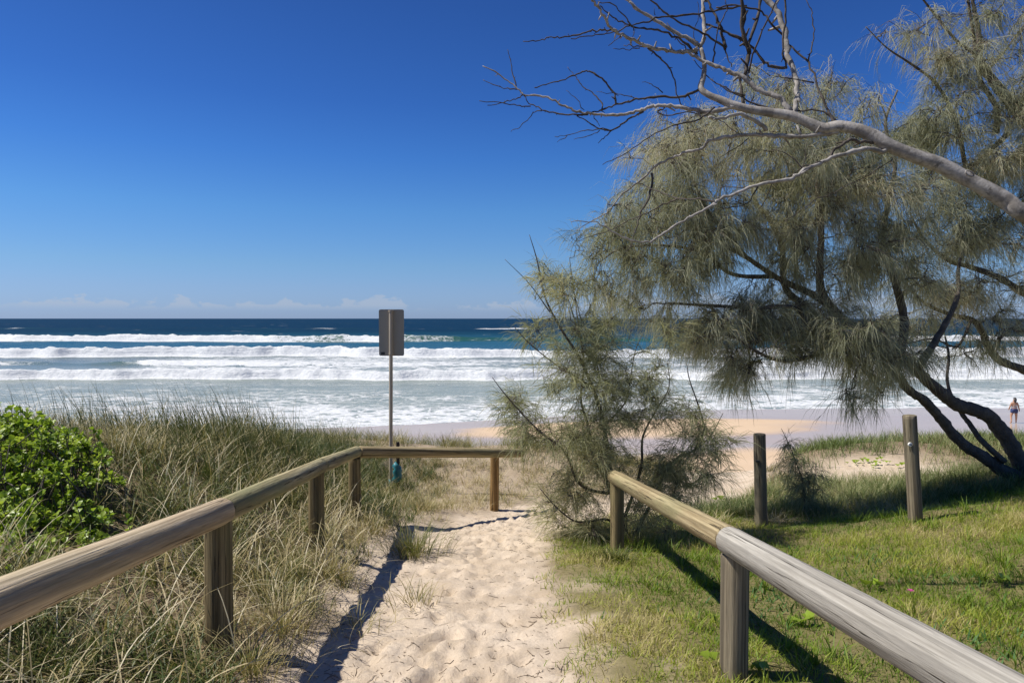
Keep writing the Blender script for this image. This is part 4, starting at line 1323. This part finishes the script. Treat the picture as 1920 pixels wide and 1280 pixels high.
def in_shrub(x, y):
    px = 960 + x / np.maximum(y, .1) * FOC
    return sstep(300, 150, px) * sstep(3.3, 4.0, y) * sstep(6.2, 5.6, y)


# long arching dune grass on the left hummock
def k_left(x, y):
    sd = path_sd(x, y)
    c = clump(x, y, .35, 401)
    bank = np.exp(-((x + 1.15) / .36) ** 2 - ((y - 6.3) / 1.6) ** 2)
    return sstep(.05, .5, sd + .7 * (c - .5)) * (.35 + .9 * sstep(.35, .6, c)) * sstep(-.92, -1.4, x) * (1 - .75 * bank) * np.clip(9 / (y + 3), 0, 1) * (1 - .93 * in_shrub(x, y))



def tufts(cen, per, spread, seed):
    """blade roots gathered round tuft centres; returns roots, outward azimuth, tuft index"""
    nb = np.maximum(3, (per * rng.uniform(.5, 1.6, len(cen))).astype(int))
    ti = np.repeat(np.arange(len(cen)), nb)
    a = rng.uniform(-np.pi, np.pi, len(ti))
    r = np.abs(rng.normal(0, spread, len(ti)))
    x = cen[ti, 0] + r * np.cos(a); y = cen[ti, 1] + r * np.sin(a)
    return np.stack([x, y, ground(x, y) - .01], 1), a, ti


C_ = field(11500, (-9.5, -.8), (1.6, 12.5), k_left)
B, az0, ti = tufts(C_, 14.5, .05, 1)
n = len(B)
tl = rng.normal(0, 1, len(C_))
dd = clump(B[:, 0], B[:, 1], 1.3, 411)
px_ = 960 + B[:, 0] / B[:, 1] * FOC
wind = np.stack([np.cos(az0) - .55, np.sin(az0) + .1], 1)
az_ = np.arctan2(wind[:, 1], wind[:, 0]) + rng.normal(0, .45, n)
lt_ = .26 + 1.6 * (dd - .5) + .20 * tl[ti] + rng.normal(0, .13, n)
lt_ += .26 * np.exp(-((B[:, 0] + 3.0) / 1.2) ** 2 - ((B[:, 1] - 7.3) / 1.4) ** 2) - .14 * sstep(4.2, 3.0, B[:, 1])
ln = rng.uniform(.6, 1.2, n) * np.clip(.42 + .10 * rng.normal(0, 1, len(C_)), .2, .7)[ti] * np.interp(B[:, 0], [-3, -1.8, -1.3], [1, .68, .42])
grass('dune_grass', 'long arching dune grass on the hummock left of the track', B, ln, rng.uniform(.0042, .0074, n), rng.uniform(.10, .75, n), az_, rng.uniform(.6, 2.0, n), lt_, M['dune_grass'], 4)
print('left grass', n)
B = field(5500, (-6, -.9), (1.8, 8.5), k_left)
n = len(B)
grass('straw_strands', 'pale dead strands arching over the grass left of the track', B, rng.uniform(.35, .75, n), rng.uniform(.0045, .0075, n), rng.uniform(.2, .9, n), np.pi * .9 + rng.uniform(-np.pi, np.pi, n) * .8, rng.uniform(.9, 1.9, n), rng.normal(.86, .12, n), M['dune_grass'], 7)
# upright green stalks along the crest
def k_crest(x, y):
    return np.exp(-((x + 3.2) / 1.3) ** 2 - ((y - 7.6) / 1.3) ** 2) + .7 * np.exp(-((x + 2.9) / .8) ** 2 - ((y - 10) / 1.4) ** 2)


B = field(9000, (-6.5, -1.2), (5.2, 12), k_crest)
n = len(B)
grass('seed_stalks', 'upright green grass stalks along the crest of the left hummock', B, rng.uniform(.45, .85, n), rng.uniform(.004, .0065, n), rng.uniform(.0, .30, n), np.pi + rng.normal(0, .7, n), rng.uniform(.3, .85, n), rng.normal(.18, .13, n), M['dune_grass'], 5)


# dry grass on the plateau round the sign
def k_flat(x, y):
    sd = path_sd(x, y)
    c = clump(x, y, .32, 431)
    return sstep(.05, .55, sd + .6 * (c - .5)) * (.30 + .70 * sstep(.40, .62, c)) * sstep(7.4, 8.4, y + .5 * (c - .5)) * (1 - sstep(14.8, 17, y))


C_ = field(8800, (-6.5, 5.0), (7.4, 17), k_flat)
B, az0, ti = tufts(C_, 11, .05, 2)
n = len(B)
tl = rng.normal(0, 1, len(C_))
c1 = clump(B[:, 0], B[:, 1], .7, 441)
far_ = sstep(11.5, 14, B[:, 1])
grass('dry_grass', 'pale dry grass on the flat round the sign pole', B, rng.uniform(.14, .34, n) * (.75 + .65 * far_) * (.7 + .6 * c1), rng.uniform(.0038, .0065, n), rng.uniform(.1, .9, n), az0 + rng.normal(0, .5, n), rng.uniform(.4, 1.8, n),
      .72 + .7 * (c1 - .5) + .12 * tl[ti] + rng.normal(0, .12, n) - .32 * far_, M['dune_grass'], 3)
print('flat grass', n)


# lawn to the right of the track
def k_lawn(x, y):
    sd = path_sd(x, y)
    c = clump(x, y, .30, 451)
    c2 = clump(x, y, .9, 455)
    bald = np.maximum(sstep(.46, .62, c2) * sstep(1.6, .6, x) * .55, sstep(.58, .70, c2) * .45)
    return sstep(.0, .4, sd + .95 * (c - .5)) * (.55 + .45 * sstep(.35, .6, c)) * (1 - bald) * sstep(.05, .3, x) * (1 - sstep(8.2, 9.4, y - .12 * x)) * np.clip(4.6 / y, 0, 1)


B = field(260000, (.1, 8.5), (2.6, 9.8), k_lawn)
n = len(B)
c1 = clump(B[:, 0], B[:, 1], .8, 461); c2 = clump(B[:, 0], B[:, 1], .25, 465)
dry = sstep(1.7, .4, B[:, 0]) * .30
grass('lawn_grass', 'short yellow green grass on the lawn right of the track', B, rng.uniform(.03, .10, n) * (.45 + 1.1 * c1) * (.5 + 1.0 * c2), rng.uniform(.0034, .0064, n), rng.uniform(.0, .8, n), rng.uniform(-np.pi, np.pi, n), rng.uniform(.2, 1.5, n),
      .42 + 1.5 * (c1 - .5) + .8 * (c2 - .5) + rng.normal(0, .14, n) + dry, M['lawn'], 2)
print('lawn', n)


C_ = field(900, (.5, 7.5), (2.8, 8.8), lambda x, y: sstep(.3, .6, path_sd(x, y)) * sstep(.48, .62, clump(x, y, .7, 467)) * .9)
B, az0, ti = tufts(C_, 22, .04, 4)
n = len(B)
grass('lawn_tufts', 'taller green tufts scattered through the lawn', B, rng.uniform(.07, .19, n), rng.uniform(.004, .0075, n), rng.uniform(.1, .9, n), az0 + rng.normal(0, .5, n), rng.uniform(.3, 1.4, n), rng.normal(.30, .16, n), M['lawn'], 3)


# taller sedge behind the lawn and under the tree
def k_sedge(x, y):
    sd = path_sd(x, y)
    c = clump(x, y, .5, 471)
    bare_ = np.exp(-((x - 6.9) / 1.45) ** 2 - ((y - 11.9) / 1.15) ** 2) * 2.0
    return np.clip(sstep(.1, .5, sd) * sstep(7.9, 8.7, y - .10 * (x - 3) + .6 * (c - .5)) * (.3 + .8 * sstep(.35, .6, c)) * (1 - sstep(11.0, 12.2, y)) - bare_, 0, 1)


C_ = field(8500, (2.3, 12.5), (7.4, 12.4), k_sedge)
B, az0, ti = tufts(C_, 15, .05, 3)
n = len(B)
tl = rng.normal(0, 1, len(C_))
c1 = clump(B[:, 0], B[:, 1], .9, 481)
grass('sedge_grass', 'grey green tufted grass behind the lawn around the two tall posts', B, rng.uniform(.12, .34, n) * (.7 + .6 * c1), rng.uniform(.004, .0075, n), rng.uniform(.05, .8, n), az0 + rng.normal(0, .5, n), rng.uniform(.3, 1.6, n),
      .52 + .9 * (c1 - .5) + .12 * tl[ti] + rng.normal(0, .14, n), M['sedge'], 3)
print('sedge', n)


def k_rdune(x, y):
    sd = path_sd(x, y)
    c = clump(x, y, .6, 491)
    bare_ = np.exp(-((x - 6.9) / 1.45) ** 2 - ((y - 11.9) / 1.15) ** 2) * 2.0
    return np.clip(sstep(.2, .8, sd) * sstep(11.8, 12.6, y) * (1 - sstep(17.0, 19, y)) * (.25 + .8 * sstep(.38, .6, c)) - bare_, 0, 1) * sstep(5.0, 5.8, x)


B = field(70000, (5, 18), (11.8, 19), k_rdune)
n = len(B)
c1 = clump(B[:, 0], B[:, 1], .9, 495)
grass('foredune_grass', 'low grey green grass on the sandy foredune at the right', B, rng.uniform(.16, .40, n), rng.uniform(.006, .011, n), rng.uniform(.0, .6, n), rng.uniform(-np.pi, np.pi, n), rng.uniform(.3, 1.4, n),
      .50 + .8 * (c1 - .5) + rng.normal(0, .15, n), M['sedge'], 3)


# tussocks standing on the sand bank
def tussock(x, y, nbl, ln_, label, tint, spread=.10, azc=None):
    z = gz(x, y)
    root = thing('grass_tussock', label, 'tussock', (x, y, z), 'grass tussocks at the edge of the track')
    a = rng.uniform(-np.pi, np.pi, nbl)
    r_ = np.abs(rng.normal(0, spread, nbl))
    bx = x + r_ * np.cos(a); by = y + r_ * np.sin(a)
    base = np.stack([bx, by, ground(bx, by) - .01], 1)
    a2 = a + rng.normal(0, .6, nbl)
    v, f, K = blades(base, rng.uniform(.5, 1.1, nbl) * ln_, rng.uniform(.003, .0055, nbl), rng.uniform(.1, .8, nbl), a2, rng.uniform(.5, 1.6, nbl), 5)
    me = mesh_np('blades', v - np.array([x, y, z]), f, False, {'tint': np.repeat(np.clip(tint + rng.normal(0, .16, nbl), 0, 1), K * 2)}, M['dune_grass'])
    add('blades', me, root)['kind'] = 'stuff'


def gpt(px, py):
    """ground point seen at a photo pixel"""
    ds = np.linspace(2.5, 20, 3500)
    p = P(np.full_like(ds, px), np.full_like(ds, py), ds)
    zg = ground(p[:, 0], p[:, 1], detail=False)
    i = int(np.argmax(p[:, 2] <= zg))
    return p[i, 0], p[i, 1]


for (px, py, nb, L_, lab, ti, spd) in ((775, 1030, 380, .42, 'dense green tussock leaning over the middle of the track edge', .38, .14),
                                       (700, 1010, 200, .36, 'thin straw tussock beside the rail shadow near the corner post', .62, .10),
                                       (800, 965, 260, .32, 'dry tussock just in front of the far cross rail', .66, .14),
                                       (530, 1195, 340, .34, 'large silvery tussock at the foot of the nearest left post', .66, .16),
                                       (620, 1090, 300, .36, 'straw coloured tussock on the bank below the second left post', .62, .14),
                                       (670, 1170, 70, .22, 'sparse tussock in the shadow on the sand', .58, .12),
                                       (780, 1120, 90, .24, 'small sparse tussock on open sand right of the rail shadow', .60, .12),
                                       (470, 1262, 300, .30, 'pale tussock at the bottom edge beside the track', .64, .16),
                                       (1150, 1048, 420, .17, 'bright green lawn tuft at the foot of the right fence end post', .16, .14)):
    x_, y_ = gpt(px, py)
    tussock(x_, y_, nb, L_, lab, ti, spd)

# ------------------------------------------------------------------ broad-leaved shrub on the left
def leaf_verts(w_=.42):
    """obovate leaf of unit length along +X, folded along the midrib"""
    s = np.array([0, .3, .72, 1.0]); hw_ = np.array([.06, .25, .40, .08]) * w_ / .42
    zc = np.array([0, .03, .04, -.03])
    v = []
    for a, h_, z_ in zip(s, hw_, zc):
        v += [[a, -h_, z_ + h_ * .28], [a, 0, z_], [a, h_, z_ + h_ * .28]]
    f = []
    for k in range(3):
        for j in range(2):
            f.append([k * 3 + j, k * 3 + 3 + j, k * 3 + 4 + j, k * 3 + 1 + j])
    return np.array(v), np.array(f)


LV, LF = leaf_verts()
shr0 = np.array([-3.75, 5.2, gz(-3.75, 5.2)])
shrub = thing('coastal_shrub', 'bright green glossy leaved shrub at the left edge', 'shrub', shr0)
ros = []
for (px, py, d, rx, ry, rd, cN) in ((40, 840, 5.0, 95, 60, .5, 300), (105, 855, 5.2, 68, 40, .45, 190), (150, 1010, 4.3, 120, 70, .3, 90), (30, 795, 5.3, 60, 20, .3, 90), (160, 840, 5.4, 28, 22, .3, 40), (60, 905, 4.6, 95, 40, .35, 170), (-60, 860, 4.8, 80, 80, .5, 120), (30, 970, 4.3, 70, 40, .3, 110), (190, 890, 4.9, 40, 26, .3, 30),
                                   (50, 1040, 4.0, 80, 35, .25, 50), (150, 965, 4.5, 80, 25, .3, 40), (80, 1110, 3.7, 80, 35, .2, 24)):
    u = rng.normal(0, 1, (cN, 3)); u = u / np.linalg.norm(u, axis=1)[:, None] * (rng.random(cN) ** (1 / 2.5))[:, None]
    ros.append(P(px + u[:, 0] * rx, py + u[:, 1] * ry, d + u[:, 2] * rd))
ros = np.concatenate(ros)
ros += rng.normal(0, 1, ros.shape) * np.array([.05, .05, .045])
ros[:, 2] = np.maximum(ros[:, 2], ground(ros[:, 0], ros[:, 1]) + .05)
g = Geo()
gs = Geo()
single = []
for r_ in ros:
    ax = unit(np.array([rng.normal(0, .35), rng.normal(-.15, .35), 1.0]))
    nl = rng.integers(6, 11)
    tin = np.clip(.48 + rng.normal(0, .24), 0, 1)
    ph = rng.uniform(0, 6.28)
    e1_ = unit(np.cross(ax, [.3, 1, 0.1])); e2_ = np.cross(ax, e1_)
    tube(gs, [r_ - ax * rng.uniform(.12, .3) + rng.normal(0, .03, 3), r_ - ax * .05, r_], [.004, .003, .002], 4, cap=False)
    for k in range(nl):
        ph += 2.4
        el = rng.uniform(.15, 1.15)
        xd = unit((math.cos(ph) * e1_ + math.sin(ph) * e2_) * math.cos(el) + ax * math.sin(el))
        yd = unit(np.cross(ax + rng.normal(0, .2, 3), xd)); zd = np.cross(xd, yd)
        sc = rng.uniform(.022, .050)
        o_ = r_ - ax * rng.uniform(0, .05)
        Mx = np.stack([xd, yd, zd], 1) * sc
        lf_t = np.clip(tin + rng.normal(0, .12), 0, 1)
        if len(single) < 280 and r_[1] < 5.0 and rng.random() < .28:
            single.append((Mx, o_, lf_t))
        else:
            g.add(LV @ Mx.T + o_, LF, tint=lf_t)
add('foliage', g.build('foliage', M['shrub_leaf'], True, shr0), shrub)['kind'] = 'stuff'
add('stems', gs.build('stems', M['bark'], True, shr0), shrub)['kind'] = 'stuff'
lmesh = []
for tv in (.3, .5, .7):
    lmesh.append(mesh_np('leaf', LV, LF, True, {'tint': np.full(len(LV), tv)}, M['shrub_leaf']))


def put_leaf(parent, Mx, o_, me):
    ob = bpy.data.objects.new('leaf', me)
    COL.objects.link(ob)
    ob.parent = parent
    m4 = Matrix.Identity(4)
    for i in range(3):
        for j in range(3):
            m4[i][j] = Mx[i][j]
        m4[i][3] = o_[i] - parent.location[i]
    ob.matrix_local = m4
    return ob


for Mx, o_, tv in single:
    put_leaf(shrub, Mx, o_, lmesh[0 if tv < .4 else (1 if tv < .6 else 2)])

# creeping plants in the lawn: round leaves, one flower
RV, RF = leaf_verts(.85)
rmesh = mesh_np('leaf', RV, RF, True, {'tint': np.full(len(RV), .55)}, M['shrub_leaf'])
for (px, py, nl, sc, lab) in ((1497, 1168, 7, .055, 'low plant with round bright green leaves right of the near right post'), (1425, 1266, 6, .042, 'small round leaved plant at the foot of the near right post'), (1345, 1245, 2, .05, 'pair of yellow green leaves left of the near right post'),
                              (1637, 1105, 4, .05, 'small yellow green plant on the lawn beyond the grey rail'), (1880, 1100, 4, .05, 'small leafy plant on the lawn at the right edge'), (1350, 925, 8, .06, 'creeping green plant beside the track beyond the sapling'), (1640, 872, 30, .055, 'green creeper on the face of the right foredune')):
    x_, y_ = gpt(px, py)
    z_ = gz(x_, y_)
    pl_ = thing('creeping_plant', lab, 'plant', (x_, y_, z_), 'round leaved creepers in the grass')
    for k in range(nl):
        a = rng.uniform(0, 6.28); el = rng.uniform(.3, 1.0)
        xd = unit(np.array([math.cos(a) * math.cos(el), math.sin(a) * math.cos(el), math.sin(el)]))
        yd = unit(np.cross([0, 0, 1.0], xd)); zd = np.cross(xd, yd)
        wide_ = 5.0 if nl >= 30 else .7
        off = np.array([rng.normal(0, sc * wide_), rng.normal(0, sc * wide_ * .5), 0])
        off[2] = gz(x_ + off[0], y_ + off[1]) - z_ + rng.uniform(.01, .05)
        put_leaf(pl_, np.stack([xd, yd, zd], 1) * sc * rng.uniform(.8, 1.2), np.array([x_, y_, z_]) + off, rmesh)
M['petal'] = plain('purple_petal', (0.42, 0.05, 0.22), .5)
x_, y_ = gpt(1707, 1130)
z_ = gz(x_, y_)
fl = thing('flower', 'single small purple flower in the lawn', 'flower', (x_, y_, z_))
pme = mesh_np('petal', LV * np.array([.022, .016, .02]), LF, True, None, M['petal'])
for k in range(9):
    o_ = add('petal', pme, fl, (0, 0, .075), (0, -.25 - .2 * (k % 2), k * .698))
g = Geo(); tube(g, [[0, 0, -.02], [.004, 0, .04], [0, 0, .075]], [.0022, .002, .002], 5)
add('stalk', g.build('stalk', M['succulent'], True), fl)
# fleshy upright leaves in patches of the lawn
cen = np.array([gpt(px, py) for px, py in ((1680, 1065), (1640, 1050), (1720, 1080), (1460, 1110), (1500, 1130), (1440, 1150), (1560, 1150), (1830, 1090), (1860, 1180), (1780, 1200), (1420, 1090), (1350, 1170), (1900, 1240), (1600, 1040))])
k_ = rng.integers(0, len(cen), 900)
bx = cen[k_, 0] + rng.normal(0, .22, 900); by = cen[k_, 1] + rng.normal(0, .26, 900)
base_ = np.stack([bx, by, ground(bx, by) - .01], 1)
n = 900
grass('pigface_leaves', 'patches of fleshy dark green leaves in the lawn', base_, rng.uniform(.04, .09, n), rng.uniform(.008, .014, n), rng.uniform(.3, 1.1, n), rng.uniform(-np.pi, np.pi, n), rng.uniform(-.3, .6, n), rng.uniform(0, 1, n), M['succulent'], 3)

# ------------------------------------------------------------------ twigs and litter on the sand
M['litter'] = plain('dry_twig_litter', (0.12, 0.085, 0.055), .9, var=.5)
g = Geo()
for _ in range(2100):
    k = rng.integers(12, 100)
    c_ = _pc[k]
    x_ = c_[0] + rng.choice([-1, 1]) * c_[2] * (abs(rng.normal(.75, .35)) if rng.random() < .6 else rng.random()); y_ = c_[1] + rng.normal(0, .2)
    if y_ < 2.6 or y_ > 10.5:
        continue
    L_ = abs(rng.normal(0, .028)) + .006
    a = rng.uniform(0, 3.14)
    tt = np.linspace(-.5, .5, 4)
    qx = x_ + math.cos(a) * L_ * tt + rng.normal(0, L_ * .05, 4); qy = y_ + math.sin(a) * L_ * tt + rng.normal(0, L_ * .05, 4)
    qz = zgrid(qx, qy) + .003
    tube(g, np.stack([qx, qy, qz], 1), rng.uniform(.0007, .0019), 4)
tag(add('twig_litter', g.build('twig_litter', M['litter'], True)), 'scattered dry twigs and needles lying on the sandy track', 'litter', kind='stuff')
